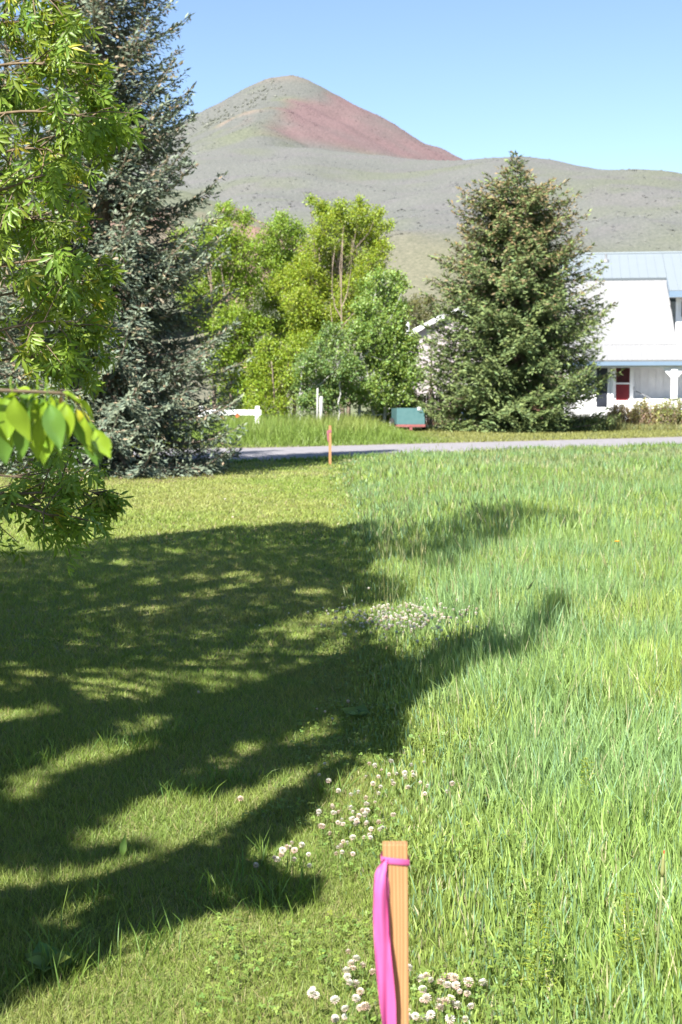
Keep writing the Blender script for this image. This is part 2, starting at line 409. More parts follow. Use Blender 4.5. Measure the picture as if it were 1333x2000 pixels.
# dark brush along the draw below the summit
rv = Soup(); iv = np.array([(0,0,1),(.9,0,.3),(.28,.85,.3),(-.73,.53,.3),(-.73,-.53,.3),(.28,-.85,.3),(.7,.5,-.5),(-.3,.8,-.5),(-.9,0,-.5),(-.3,-.8,-.5),(.7,-.5,-.5)])
it = np.array([(0,1,2),(0,2,3),(0,3,4),(0,4,5),(0,5,1),(1,6,2),(2,6,7),(2,7,3),(3,7,8),(3,8,4),(4,8,9),(4,9,5),(5,9,10),(5,10,1),(1,10,6)])
for k in range(110):
    f_ = RNG.uniform()**0.9; a0 = np.interp(f_, [0, .25, .6, 1], [552, 515, 455, 395]); b0 = np.interp(f_, [0, .25, .6, 1], [183, 196, 222, 246])
    dd_ = np.interp(f_, [0, 1], [1530, 1480]); q_ = P(a0+RNG.normal()*6, b0, dd_ + RNG.normal()*18)
    zq = float(peak_h(np.array([[q_[0]]]), np.array([[q_[1]]]))[0, 0]); r_ = RNG.uniform(0.7, 1.7)
    rv.add(iv*np.array([r_, r_, r_*.9])*RNG.uniform(.8, 1.2, (11, 1)) + np.array([q_[0], q_[1], zq+r_*.4]), it, np.array((0.095, 0.10, 0.08))*RNG.uniform(.8, 1.3))
tag(rv.obj("ravine_brush", M['ravine_shrub']), "dark brush along the draw below the summit", "brush", kind="stuff")

hill_ridges = [
    (rp([(330, 322, 1120), (440, 300, 1060), (540, 289, 1020), (612, 292, 1000), (680, 299, 990), (740, 304, 980), (836, 313, 960), (914, 314, 940), (960, 309, 930), (1010, 306, 920), (1050, 311, 915), (1100, 322, 910), (1160, 335, 905), (1200, 342, 900), (1260, 345, 900), (1333, 343, 895), (1600, 348, 880), (2000, 330, 870)]), 0.47),
    (rp([(425, 335, 980), (380, 365, 900), (300, 420, 760), (240, 480, 640)]), 0.50),
    (rp([(985, 350, 830), (950, 395, 740), (900, 450, 620), (840, 500, 520)]), 0.42),
    (rp([(590, 335, 890), (555, 375, 800), (520, 430, 680), (500, 490, 560)]), 0.45),
    (rp([(1275, 385, 800), (1295, 415, 710), (1330, 450, 600)]), 0.42),
]
def hill_h(X, Y):
    z = ridge_height(X, Y, hill_ridges, k=20.0)
    n = fbm(np.c_[X.ravel()/90, Y.ravel()/90], 15, 5).reshape(X.shape)-0.5
    n3 = 0.5-np.abs(fbm(np.c_[X.ravel()/34, Y.ravel()/75], 16, 3).reshape(X.shape)-0.5)*2
    z = z + (n*14 + n3*5)*np.clip((950-Y)/260, 0, 1) - 2.5
    foot = 18 + (Y-300)*0.16
    return np.maximum(z, np.clip(foot, -6, 60)) if False else np.where(Y < 470, np.maximum(z*smooth(300, 470, Y), -2), z)
def hill_c(V):
    N = len(V); n1 = fbm(V[:, :2]/60, 41, 4); n2 = fbm(V[:, :2]/18, 43, 3)
    c = np.tile(SAGE*1.08, (N, 1)); c = lerp3(c, GRS, smooth(0.44, 0.68, n1)*0.6)
    c = lerp3(c, (0.116, 0.112, 0.116), smooth(0.5, 0.7, n2)*0.6)
    c = lerp3(c, (0.125, 0.12, 0.085), (1-smooth(470, 520, V[:, 1]))*0.8)
    return c
M['near_hill'] = hill_mat("sagebrush_hill", 0.8, 0.5)
grid_terrain("hillside", -520, 760, 201, 300, 1180, 140, hill_h, hill_c, M['near_hill'])
# reddish bank far left behind the spruce
bank = [(rp([(180, 350, 520), (310, 370, 520), (360, 388, 515), (420, 412, 505), (470, 450, 495), (520, 540, 480)]), 0.6)]
grid_terrain("red_bank", -240, 20, 90, 420, 620, 70,
             lambda X, Y: ridge_height(X, Y, bank) + (fbm(np.c_[X.ravel()/14, Y.ravel()/14], 8, 4).reshape(X.shape)-0.5)*5,
             lambda V: lerp3(np.tile((0.18, 0.12, 0.10), (len(V), 1)), GRS, smooth(0.45, 0.62, fbm(V[:, :2]/16, 9, 3))), M['near_hill'])
# pale dirt track cut along the foot of the hill
xs = np.linspace(-60, 120, 91); Dt = 505.0
Vt = []
for x in xs:
    zc = float(P(830, 527, Dt)[2]) + 0.006*(x-30)
    Vt += [(x, Dt-3, zc-1.2), (x, Dt-3.4, zc), (x, Dt+5, zc+0.4)]
idx = np.arange(len(Vt)).reshape(-1, 3); T = []
for i in range(len(xs)-1):
    for k in range(2):
        a, b_, c, d = idx[i, k], idx[i+1, k], idx[i+1, k+1], idx[i, k+1]; T += [(a, b_, c), (a, c, d)]
M['track'] = noise_mat("pale_dirt_track", (0.22, 0.205, 0.185), (0.28, 0.26, 0.24), 0.6, 0.95, 0.0)
o = new_obj("dirt_track", tri_mesh("dirt_track", np.array(Vt), np.array(T)), None, M['track']); o["kind"] = "structure"
# single sagebrush plants, too many and too small to count
def scatter_brush(name, label, N, x0, x1, y0, y1, hf, cf, r0, r1):
    X = RNG.uniform(x0, x1, N); Y = RNG.uniform(y0, y1, N); keep = fbm(np.c_[X, Y]/40, 51, 3) > .40; X = X[keep]; Y = Y[keep]; N = len(X)
    Z = hf(X[None], Y[None])[0]; r_ = RNG.uniform(r0, r1, N)
    bv = np.array([(1, 0, 0), (0, 1, 0), (-1, 0, 0), (0, -1, 0), (.15, .1, .75)]); bt = np.array([(0, 1, 4), (1, 2, 4), (2, 3, 4), (3, 0, 4)])
    a = RNG.uniform(0, 6.28, N); d = np.c_[np.cos(a), np.sin(a), np.zeros(N)]
    V_, T_, C_ = stamp(bv, bt, np.c_[X, Y, Z-.25*r_], d, np.tile((0, 0, 1.), (N, 1)), r_, cf(np.c_[X, Y, Z])*RNG.uniform(.76, 1.02, (N, 1)))
    tag(new_obj(name, tri_mesh(name, V_, T_, C_), None, M['ravine_shrub']), label, "brush", kind="stuff")
scatter_brush("sagebrush", "grey sagebrush dotted over the front hillside", 15000, -330, 560, 440, 960, hill_h, hill_c, .55, 1.25)
scatter_brush("summit_sagebrush", "grey sagebrush dotted over the peak", 9000, -300, 330, 1150, 1620, peak_h, peak_c, .6, 1.25)
# blue far mountain glimpsed at the left
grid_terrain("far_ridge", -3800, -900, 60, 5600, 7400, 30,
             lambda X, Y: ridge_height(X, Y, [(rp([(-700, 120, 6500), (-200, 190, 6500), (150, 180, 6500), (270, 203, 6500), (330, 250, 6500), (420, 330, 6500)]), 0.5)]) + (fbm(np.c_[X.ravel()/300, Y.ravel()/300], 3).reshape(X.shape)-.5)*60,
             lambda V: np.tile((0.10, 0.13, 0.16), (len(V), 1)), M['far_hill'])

# ------------------------------------------------------------------ leaf templates
LT_V = np.array([(0, 0, 0), (0.27, 0.42, 0.05), (0, 1, -0.12), (-0.27, 0.42, 0.05)]); LT_F = np.array([(0, 1, 2), (0, 2, 3)])
RT_V = np.array([(0, 0, 0), (0.42, 0.38, 0.06), (0.22, 0.85, 0.0), (-0.22, 0.85, 0.0), (-0.42, 0.38, 0.06)]); RT_F = np.array([(0, 1, 2), (0, 2, 3), (0, 3, 4)])
def lance(w=0.125, seg=(0.0, 0.36, 0.7, 1.0), wd=(0.10, 1.0, 0.72, 0.0), curl=0.16, fold=0.05):
    V = []; T = []
    for s_, q in zip(seg, wd):
        z = -curl*s_*s_
        V += [(-w*q, s_, z+fold*q), (0, s_, z), (w*q, s_, z+fold*q)]
    for i in range(len(seg)-1):
        a = i*3
        T += [(a, a+1, a+4), (a, a+4, a+3), (a+1, a+2, a+5), (a+1, a+5, a+4)]
    return np.array(V), np.array(T)
def compound(full=True):
    """box-elder leaf: a stalk with five hanging pointed leaflets"""
    s = Soup(); lv, lf = lance() if full else (LT_V*np.array([0.62, 1, 1]), LT_F)
    spec = [((0, 0.42, 0), (0.0, 1, -0.35), 0.62), ((0.02, 0.36, 0), (0.75, 0.62, -0.35), 0.55), ((-0.02, 0.36, 0), (-0.75, 0.62, -0.35), 0.55),
            ((0.01, 0.2, 0), (0.95, 0.25, -0.45), 0.48), ((-0.01, 0.2, 0), (-0.95, 0.25, -0.45), 0.48)]
    for p, d, k in spec:
        V, T, C = stamp(lv, lf, np.array([p]), np.array([d]), np.array([(0, 0.3, 1.0)]), k, np.ones((1, 3)))
        s.add(V, T, C)
    if full:
        s.add(np.array([(-0.012, 0, 0), (0.012, 0, 0), (0, 0.43, 0)]), np.array([(0, 1, 2)]))
    return np.concatenate(s.v), np.concatenate(s.t)
CF_V, CF_T = compound(True); CS_V, CS_T = compound(False)
def jitter_dirs(N, spread=1.0): return RNG.normal(size=(N, 3))*spread
def vary(base, N, v=0.18, hue=0.10):
    base = np.asarray(base, float)
    f = 1 + RNG.normal(size=(N, 1))*v; h = RNG.normal(size=(N, 1))*hue
    c = base[None]*np.clip(f, 0.45, 1.7)*np.concatenate([1+h, np.ones((N, 1)), 1-h], 1)
    return np.clip(c, 0.005, 0.9)

# ------------------------------------------------------------------ background broad-leaved trees
def broadleaf(name, label, cat, base, lobes, D, leafcol, leaf=0.10, density=1.0, bark=None, depth=1.3, group=None,
              stems=((0, 0),), stem_r=0.11, tv=LT_V, tf=LT_F, upright=0.35, leafmat='leaf', yellow=None, stem_top=None, limbs=True):
    """lobes: (px,py,radius px) of the crown's clumps; the crown is filled with twigs that carry leaves"""
    t = empty(name, base); tag(t, label, cat, group)
    bx, by, bz = base; sc = D/F
    crown = Soup(); wood = Soup(); stems_s = Soup()
    cen = []
    for (a, b, r) in lobes:
        c = P(a, b, D + RNG.uniform(-depth, depth)); cen.append((c, r*sc))
    low = min(c[2] for c, r in cen); top = max(c[2] for c, r in cen)
    tops = []
    for (dx, lean) in stems:
        zt = (stem_top if stem_top else top*0.8)
        k = 9; zz = np.linspace(0, zt, k)
        wob = np.cumsum(RNG.normal(size=(k, 2))*0.05, 0)
        pts = np.c_[bx+dx+lean*zz+wob[:, 0], by+RNG.uniform(-.3, .3)+wob[:, 1], zz]
        stems_s.tube(pts, np.linspace(stem_r, stem_r*0.25, k), 7); tops.append(pts)
    for c, r in cen:
        pts = tops[RNG.integers(len(tops))]
        if limbs:
            zi = np.clip(c[2]*RNG.uniform(0.45, 0.8), 0.2, pts[-1, 2]); s0 = np.array([np.interp(zi, pts[:, 2], pts[:, 0]), np.interp(zi, pts[:, 2], pts[:, 1]), zi])
            mid = s0*0.45 + c*0.55 + np.array([0, 0, -0.12*np.linalg.norm(c-s0)])
            q = np.array([s0, (s0+mid)/2+RNG.normal(size=3)*.06, mid, (mid+c)/2+RNG.normal(size=3)*.06, c])
            wood.tube(q, np.linspace(stem_r*0.42, 0.012, 5), 5, cap=False)
        ntw = int(max(16, 95*density*(r/0.8)**2))
        o = unit(RNG.normal(size=(ntw, 3)))*(RNG.uniform(0.15, 1.0, (ntw, 1))**0.5)*r
        o[:, 2] *= 1.05
        st = c + o*0.55
        dr = unit(o + np.array([0, 0, upright*r]) + RNG.normal(size=(ntw, 3))*0.25*r)
        Lt = RNG.uniform(0.45, 0.85, ntw)*min(r, 0.9)
        nl = 13
        u = RNG.uniform(0.05, 1.05, (ntw, nl))
        p = st[:, None, :] + dr[:, None, :]*(u*Lt[:, None])[..., None] + RNG.normal(size=(ntw, nl, 3))*leaf*0.75
        p = p.reshape(-1, 3); N = len(p)
        ld = unit(np.repeat(dr, nl, 0)*0.6 + RNG.normal(size=(N, 3))*0.8 + np.array([0, 0, -0.45]))
        nn = unit(RNG.normal(size=(N, 3))*0.75 + np.array([-0.15, -0.3, 0.75]))
        cb = np.asarray(leafcol)
        col = vary(cb, N, 0.16, 0.09)
        clump = 1 + (RNG.normal(size=ntw)*0.10); col *= np.repeat(clump, nl)[:, None]
        crown.add(*stamp(tv, tf, p, ld, nn, RNG.uniform(0.7, 1.25, N)*leaf, col))
        for i in range(0, ntw, 3):
            wood.tube(np.array([c+(st[i]-c)*0.2, st[i], st[i]+dr[i]*Lt[i]*0.8]), (0.012, 0.009, 0.004), 3, cap=False)
    inv = np.array(base)
    for sname, s_, mt in (("trunk", stems_s, bark or M['bark']), ("branches", wood, bark or M['bark']), ("crown", crown, M[leafmat])):
        if s_.n == 0: continue
        s_.v = [v-inv for v in s_.v]; o = s_.obj(sname, mt, t, smooth=(sname == "trunk"))
    return t
def gbase(px, D): p = P(px, 800, D); return (float(p[0]), float(D), 0.0)

broadleaf("boxelder_tree", "bright green broad-leaved tree directly behind the blue spruce's right side", "tree", gbase(455, 68),
          [(445,420,26),(480,428,20),(430,470,38),(470,490,42),(400,470,35),(385,500,35),(425,540,48),(475,560,45),(405,600,50),(455,640,52),(490,640,42),(430,700,55),(480,715,48),(490,765,38),(455,775,40),(380,580,40),(360,480,35)],
          68, (0.20, 0.295, 0.03), 0.12, 1.45, stems=((0, 0.0), (-.8, -.03), (.7, .03)), group="broad-leaved trees across the road")
broadleaf("boxelder_tree", "green broad-leaved tree between the bright green and the yellow-green tree", "tree", gbase(552, 71),
          [(550,428,17),(545,460,32),(520,475,26),(580,462,28),(530,520,48),(570,520,43),(540,590,48),(585,600,43),(560,660,45),(530,700,40)],
          71, (0.185, 0.28, 0.034), 0.12, 1.45, stems=((0, 0.0), (.5, .03)), group="broad-leaved trees across the road")
broadleaf("boxelder_tree", "tall yellow-green fan-shaped tree, tallest broad-leaved tree across the road", "tree", gbase(665, 67),
          [(606,392,10),(625,405,17),(632,420,18),(668,412,20),(660,430,22),(703,405,18),(700,425,20),(737,418,15),(730,440,20),(755,440,13),(640,455,33),(690,460,36),(730,470,28),(620,495,36),(670,510,43),(725,520,36),(600,540,43),(650,570,48),(700,570,43),(748,485,16),(590,600,43),(640,630,43),(600,650,40),(690,620,40),(565,560,38)],
          67, (0.235, 0.31, 0.03), 0.115, 1.7, stems=((0, 0.0), (.4, .05), (-.5, -.06), (.2, -.02)), group="broad-leaved trees across the road")
broadleaf("yellow_green_shrub", "low yellow-green leafy shrub in front of the broad-leaved trees", "shrub", gbase(530, 62),
          [(520,680,22),(500,720,30),(535,720,33),(510,765,33),(550,760,33),(572,690,33),(600,672,28),(545,795,25),(510,795,25),(580,740,28)],
          62, (0.225, 0.31, 0.03), 0.11, 1.6, stems=((0, 0.0), (.6, .06), (-.5, -.06)), stem_r=0.06, depth=0.8)
aspen = broadleaf("aspen_tree", "leafy green aspen with white trunk left of the teal trailer", "tree", gbase(728, 63.5),
          [(740,548,22),(772,548,20),(790,560,12),(715,565,20),(760,590,32),(722,610,32),(780,610,25),(740,650,38),(700,660,32),(778,665,30),(758,700,38),(795,712,24),(720,710,38),(772,750,38),(737,770,33),(792,768,24),(752,808,28),(702,770,28),(722,812,14),(805,680,24),(810,735,24),(803,790,22)],
          63.5, (0.195, 0.29, 0.07), 0.10, 1.8, bark=M['pale_bark'], stems=((-.72, 0.012), (.05, 0.02), (.5, 0.05)), stem_r=0.09, tv=RT_V, tf=RT_F, depth=1.0, group="aspens across the road")
broadleaf("aspen_tree", "small grey-green aspen clump left of the taller aspen", "tree", gbase(628, 61),
          [(650,660,28),(625,690,28),(600,712,26),(660,710,33),(630,740,33),(590,750,24),(665,760,33),(620,780,28),(650,788,24),(690,722,24),(592,788,17)],
          61, (0.165, 0.25, 0.075), 0.10, 1.6, bark=M['pale_bark'], stems=((-.9, 0.0), (.25, 0.02), (.7, 0.0), (-.2, -0.03)), stem_r=0.045, tv=RT_V, tf=RT_F, depth=0.8, group="aspens across the road")
# slender bare-stemmed young tree
def slender(name, label, px, D, pts_px, branches, leafcol):
    b = gbase(px, D); t = empty(name, b); tag(t, label, "tree")
    w = Soup(); w.tube(np.array([P(a, c, D) for a, c in pts_px])-np.array(b), np.linspace(0.055, 0.015, len(pts_px)), 6)
    w.obj("trunk", M['tan_bark'], t, True)
    br = Soup(); lf = Soup()
    for q in branches:
        pts = np.array([P(a, c, D+RNG.uniform(-.3, .3)) for a, c in q])-np.array(b)
        br.tube(pts, np.linspace(0.035, 0.01, len(pts)), 5)
        e = pts[-1]; N = 60
        p = e + RNG.normal(size=(N, 3))*0.22; lf.add(*stamp(LT_V, LT_F, p, jitter_dirs(N)+np.array([0, 0, -.4]), jitter_dirs(N, .6)+np.array([0, -.3, .8]), RNG.uniform(.07, .12, N), vary(leafcol, N)))
    br.obj("branches", M['tan_bark'], t); lf.obj("crown", M['leaf'], t)
slender("young_tree", "slender tan-stemmed young tree rising in front of the yellow-green tree", 648, 63.5,
        [(647, 815), (650, 760), (660, 700), (668, 640), (667, 580), (668, 520), (670, 470)],
        [[(667, 620), (655, 600), (649, 570), (650, 520), (655, 480)], [(668, 600), (678, 575), (684, 540), (688, 500)], [(667, 560), (664, 520), (672, 440)], [(662, 690), (650, 640), (645, 590)], [(668, 640), (700, 600)]],
        (0.17, 0.21, 0.03))
# hazy shrubs behind the shed
broadleaf("hillside_shrub", "brownish green brush showing above the shed roof", "shrub", gbase(815, 100),
          [(800,605,18),(815,600,20),(840,598,16),(795,635,22),(830,630,22),(855,620,18),(838,585,7),(860,660,25),(820,665,25)], 100, (0.15, 0.155, 0.06), 0.15, 0.8, stems=((0, 0), (1.2, 0.02), (-.9, 0)), stem_r=0.07)

# ------------------------------------------------------------------ conifers
def shoot_template(k=9, spread=0.34, wid=0.10, rows=3):
    V = []; T = []
    for i in range(k):
        a = 2*math.pi*(i*0.381966*1.0) ; y0 = 0.02+0.62*(i/(k-1)); r = spread*(1-0.35*i/(k-1))
        dx, dz = math.cos(a), math.sin(a); px_, pz_ = -dz, dx
        b = len(V)
        V += [(-px_*wid, y0, -pz_*wid), (px_*wid, y0, pz_*wid), (dx*r, y0+0.30, dz*r)]; T.append((b, b+1, b+2))
    b = len(V); V += [(-wid, 0.5, 0), (wid, 0.5, 0), (0, 1.05, 0), (0, .5, -wid), (0, .5, wid)]; T += [(b, b+1, b+2), (b+3, b+4, b+2)]
    return np.array(V), np.array(T)
def spindle(w):
    V = [(0, -.05, 0), (w, .35, 0), (0, 1, 0), (-w, .35, 0), (0, .35, w), (0, .35, -w), (w*.9, .72, 0), (-w*.9, .72, 0), (0, .72, w*.9), (0, .72, -w*.9)]
    return np.array(V), np.array([(0, 1, 6), (0, 6, 2), (0, 2, 7), (0, 7, 3), (0, 4, 8), (0, 8, 2), (0, 2, 9), (0, 9, 5)])
SH_V, SH_T = spindle(0.19)
SHS_V = np.array([(0, 0, 0), (.16, .5, .03), (0, 1, 0), (-.16, .5, .03)]); SHS_T = np.array([(0, 1, 2), (0, 2, 3)])
def conifer(name, label, base, H, radius, whorl=0.32, nb=7, shoot=0.11, step=0.075, droop=0.25, sag=0.30, uplift=0.35, cols=None, tv=SH_V, tf=SH_T,
            extra=(), trunk_r=0.16, start=0.5, group=None, cones=0.0, hang=0.35, bl_step=0.13, bl_len=0.42, cull=None, up=0.0, tilt=38):
    t = empty(name, base); tag(t, label, "tree", group)
    base = np.array(base, float)
    k = 14; zz = np.linspace(0, H, k); w = Soup()
    w.tube(np.c_[np.cumsum(RNG.normal(size=k))*0.012, np.cumsum(RNG.normal(size=k))*0.012, zz], np.linspace(trunk_r, 0.012, k), 8)
    w.obj("trunk", M['bark'], t, True)
    lim = Soup(); fol = Soup(); con = Soup()
    pos = []; dirs = []; age = []; hts = []
    def branch(z0, az, L, p0, upl, sg):
        ns = 12; s = np.linspace(0, 1, ns)
        r = L*s; dz = L*(math.tan(p0)*s - sg*np.sin(np.pi*np.minimum(s*0.9, 1))*0.5 + upl*s**3*0.45)
        azs = az + RNG.normal()*0.12*s
        pts = np.c_[r*np.cos(azs), r*np.sin(azs), z0+dz]
        pts[:, 2] = np.maximum(pts[:, 2], 0.18)
        lim.tube(pts, np.linspace(max(0.012, 0.012*L+0.008), 0.005, ns), 4, cap=False)
        tg = unit(np.gradient(pts, axis=0)); side = unit(np.cross(tg, (0, 0, 1)))
        m = max(3, int(L*0.88/bl_step)); us = np.linspace(0.12, 0.98, m) + RNG.normal(size=m)*0.01
        us = np.repeat(us, 2); sg2 = np.tile((1, -1), m)
        P0 = np.stack([np.interp(us, s, pts[:, i]) for i in range(3)], 1)
        TG = np.stack([np.interp(us, s, tg[:, i]) for i in range(3)], 1); SD = np.stack([np.interp(us, s, side[:, i]) for i in range(3)], 1)
        bl = np.minimum(bl_len*L*(1-us)*1.1 + 0.10, 0.75*bl_len*min(L, 2.2) + 0.1)*RNG.uniform(0.65, 1.15, len(us))
        bd = unit(TG*0.62 + SD*sg2[:, None]*0.75 + np.array([0, 0, 1])*RNG.normal(-hang, 0.22, len(us))[:, None])
        # along the main axis as well
        nsh = np.maximum(1, (bl/step).astype(int))
        ii = np.repeat(np.arange(len(us)), nsh)
        ff = np.concatenate([np.arange(n_)/max(n_, 1)+0.35/max(n_, 1) for n_ in nsh])
        pp = P0[ii] + bd[ii]*(bl[ii]*ff)[:, None] + np.array([0, 0, -1])*(bl[ii]*ff**2*0.18)[:, None] + RNG.normal(size=(len(ii), 3))*0.022
        sgn = np.where(RNG.uniform(size=len(ii)) < 0.5, 1, -1)[:, None]
        dd = unit(bd[ii] + unit(np.cross(bd[ii], (0, 0, 1)))*sgn*RNG.uniform(0, 0.9, (len(ii), 1)) + np.array([0, 0, 1])*RNG.normal(-0.05+up, 0.38, (len(ii), 1)))
        pos.append(pp); dirs.append(dd); age.append(np.clip(us[ii]*0.6+ff*0.4, 0, 1)); hts.append(np.full(len(ii), z0/H))
        na = max(2, int(L/step)); ua = RNG.uniform(0.15, 1.03, na)
        pa = np.stack([np.interp(ua, s, pts[:, i]) for i in range(3)], 1) + RNG.normal(size=(na, 3))*0.02
        ta = np.stack([np.interp(ua, s, tg[:, i]) for i in range(3)], 1)
        pos.append(pa); dirs.append(unit(ta + RNG.normal(size=(na, 3))*0.45 + (0, 0, .15))); age.append(ua.clip(0, 1)); hts.append(np.full(na, z0/H))
    z = start; q = 0.0
    while z < H*0.985:
        tt = z/H; R = radius(tt)
        nbz = max(5, int(nb*(0.72+0.28*(1-tt))))
        for j in range(nbz):
            az = q + 2*math.pi*j/nbz + RNG.normal()*0.16
            L = max(0.18, R*RNG.uniform(0.80, 1.08))
            zb = z + RNG.normal()*whorl*0.3
            if cull is not None and not cull(base, zb, az, L): continue
            p0 = math.radians(tilt*tt**1.3 - 4 - 12*(1-tt)*droop*4*0.5)
            branch(zb, az, L, p0, uplift*RNG.uniform(0.6, 1.3), sag*(1.1-tt)*RNG.uniform(.6, 1.3))
        q += 2.4; z += whorl*(0.75+0.5*(1-tt))
    for tip in extra:               # limbs that reach out past the rest: (tip point, pitch degrees)
        tip = np.asarray(tip[0], float)-base, tip[1]
        L = math.hypot(tip[0][0], tip[0][1]); az = math.atan2(tip[0][1], tip[0][0]); p0 = math.radians(tip[1])
        upl, sg = uplift, sag*0.6
        z0 = tip[0][2] - L*(math.tan(p0) - sg*math.sin(math.pi*0.9)*0.5 + upl*0.45)
        branch(z0, az, L, p0, upl, sg)
    pos = np.concatenate(pos); dirs = np.concatenate(dirs); age = np.concatenate(age); hts = np.concatenate(hts)
    N = len(pos)
    col = cols(N, age, hts)
    fol.add(*stamp(tv, tf, pos, dirs, unit(np.c_[pos[:, :2], np.zeros(N)])*.55+RNG.normal(size=(N, 3))*.42+np.array([0, 0, .8]), shoot*RNG.uniform(0.75, 1.25, N), col))
    lim.obj("limbs", M['bark'], t); f = fol.obj("crown", M['needle'], t)
    if cones:
        s_ = np.where((RNG.uniform(size=N) < cones*smooth(0.35, 0.75, hts)) & (age > 0.45))[0]
        cv = np.array([(0, 0, 0), (.16, .25, 0), (0, .25, .16), (-.16, .25, 0), (0, .25, -.16), (0, 1, 0)])
        cf = np.array([(0,2,1),(0,3,2),(0,4,3),(0,1,4),(5,1,2),(5,2,3),(5,3,4),(5,4,1)])
        con.add(*stamp(cv, cf, pos[s_]+np.array([0, 0, -.01]), RNG.normal(size=(len(s_), 3))*.35+np.array([0, 0, -1]), RNG.normal(size=(len(s_), 3))+np.array([1, 0, 0]), RNG.uniform(.08, .13, len(s_)), vary((0.27, 0.165, 0.085), len(s_), .2, .05)))
        con.obj("cones", M['bark_cone'], t)["kind"] = "stuff"
    print(name, "shoots", N)
    return t
M['bark_cone'] = leaf_mat("spruce_cone", 0.0, 0.7, 0.2)

def blue_cols(N, age, h):
    c = vary((0.115, 0.145, 0.10), N, 0.15, 0.06)
    tipw = smooth(0.55, 1.0, age)*RNG.uniform(0.2, 1, N)
    c = lerp3(c, (0.27, 0.31, 0.215), tipw*0.8)
    tan = (RNG.uniform(size=N) < 0.07+0.16*h)
    c[tan] = vary((0.25, 0.20, 0.135), tan.sum(), 0.15, 0.05)
    return c
def prof_blue(t): return np.interp(t, [0, 0.08, 0.2, 0.45, 0.7, 0.9, 1], [2.6, 2.95, 2.85, 2.15, 1.35, 0.55, 0.05])
BS = gbase(205, 28.7)
tips = [((318, 40), 28), ((300, 75), 20), ((338, 122), 30), ((370, 186), 30), ((366, 215), 26), ((330, 265), 15), ((366, 312), 22), ((345, 345), 12), ((425, 412), 8), ((400, 425), 4), ((432, 470), 6), ((415, 500), 0), ((440, 555), 2), ((462, 635), 0), ((450, 660), -2), ((478, 765), -4), ((470, 780), -6), ((440, 838), -8), ((455, 880), -10), ((405, 905), -14)]
conifer("blue_spruce", "large blue-green spruce at the lawn's edge, reaching past the top of the picture", BS, 14.2, prof_blue, whorl=0.38, nb=10, shoot=0.13, step=0.042, tv=SHS_V, tf=SHS_T, bl_step=0.085, up=0.10,
        extra=[(P(a, b, 28.7+RNG.uniform(-.9, .3)), p) for (a, b), p in tips], cols=blue_cols, trunk_r=0.2, start=0.35, group="blue spruces on the lawn", cones=0.05, hang=0.42)
conifer("blue_spruce", "second blue-green spruce at the left edge, mostly behind the near leafy branches", gbase(30, 30.5), 11.5, lambda t: prof_blue(t)*0.9, whorl=0.46, nb=8, shoot=0.15, step=0.05, tv=SHS_V, tf=SHS_T, up=0.12,
        cols=blue_cols, trunk_r=0.17, start=0.4, group="blue spruces on the lawn", hang=0.4)

def green_cols(N, age, h):
    c = vary((0.105, 0.145, 0.05), N, 0.16, 0.08)
    c = lerp3(c, (0.225, 0.28, 0.10), smooth(0.6, 1.0, age)*RNG.uniform(0.1, 1, N)*0.8)
    br = RNG.uniform(size=N) < 0.55*smooth(0.35, 0.8, h)*smooth(.3, .7, age)
    c[br] = vary((0.205, 0.155, 0.08), br.sum(), 0.18, 0.06)
    return c
def prof_green(t): return np.interp(t, [0, 0.06, 0.12, 0.27, 0.45, 0.55, 0.68, 0.8, 0.86, 0.895, 0.93, 1], [2.4, 3.3, 4.15, 4.3, 4.05, 3.7, 3.05, 2.45, 1.9, 0.85, 0.55, 0.05])
conifer("green_spruce", "broad dark green spruce with browning top beside the white house", gbase(1005, 61), 11.75, prof_green, whorl=0.42, nb=13, shoot=0.20, step=0.065, up=0.12, tilt=16,
        cols=green_cols, tv=SHS_V, tf=SHS_T, trunk_r=0.2, start=0.35, sag=0.25, uplift=0.3, cones=0.03, bl_step=0.125, bl_len=0.46, hang=0.34,
        extra=[(P(a, b, 61+RNG.uniform(-.5, .5)), p) for a, b, p in [(832, 700, -2), (840, 780, -8), (846, 650, 2), (852, 620, 4), (870, 800, -8), (856, 600, 4), (848, 745, -6), (862, 770, -6), (843, 690, 0), (838, 720, -4), (850, 740, -6), (1175, 680, 0), (1178, 700, 0), (1185, 755, 0), (1170, 600, 8), (1135, 490, 14), (1120, 395, 22), (930, 390, 24), (983, 340, 30), (885, 480, 12), (855, 560, 6), (1180, 590, 6)]])
conifer("small_pine", "small dark pine tucked between the shed and the green spruce", gbase(842, 69), 4.6, lambda t: np.interp(t, [0, .2, .6, 1], [1.3, 1.35, .8, .06]), whorl=0.3, nb=7, shoot=0.2, step=0.15,
        cols=lambda N, a, h: vary((0.085, 0.125, 0.05), N, .18, .08), tv=SHS_V, tf=SHS_T, trunk_r=0.08, start=0.9, bl_step=0.2)

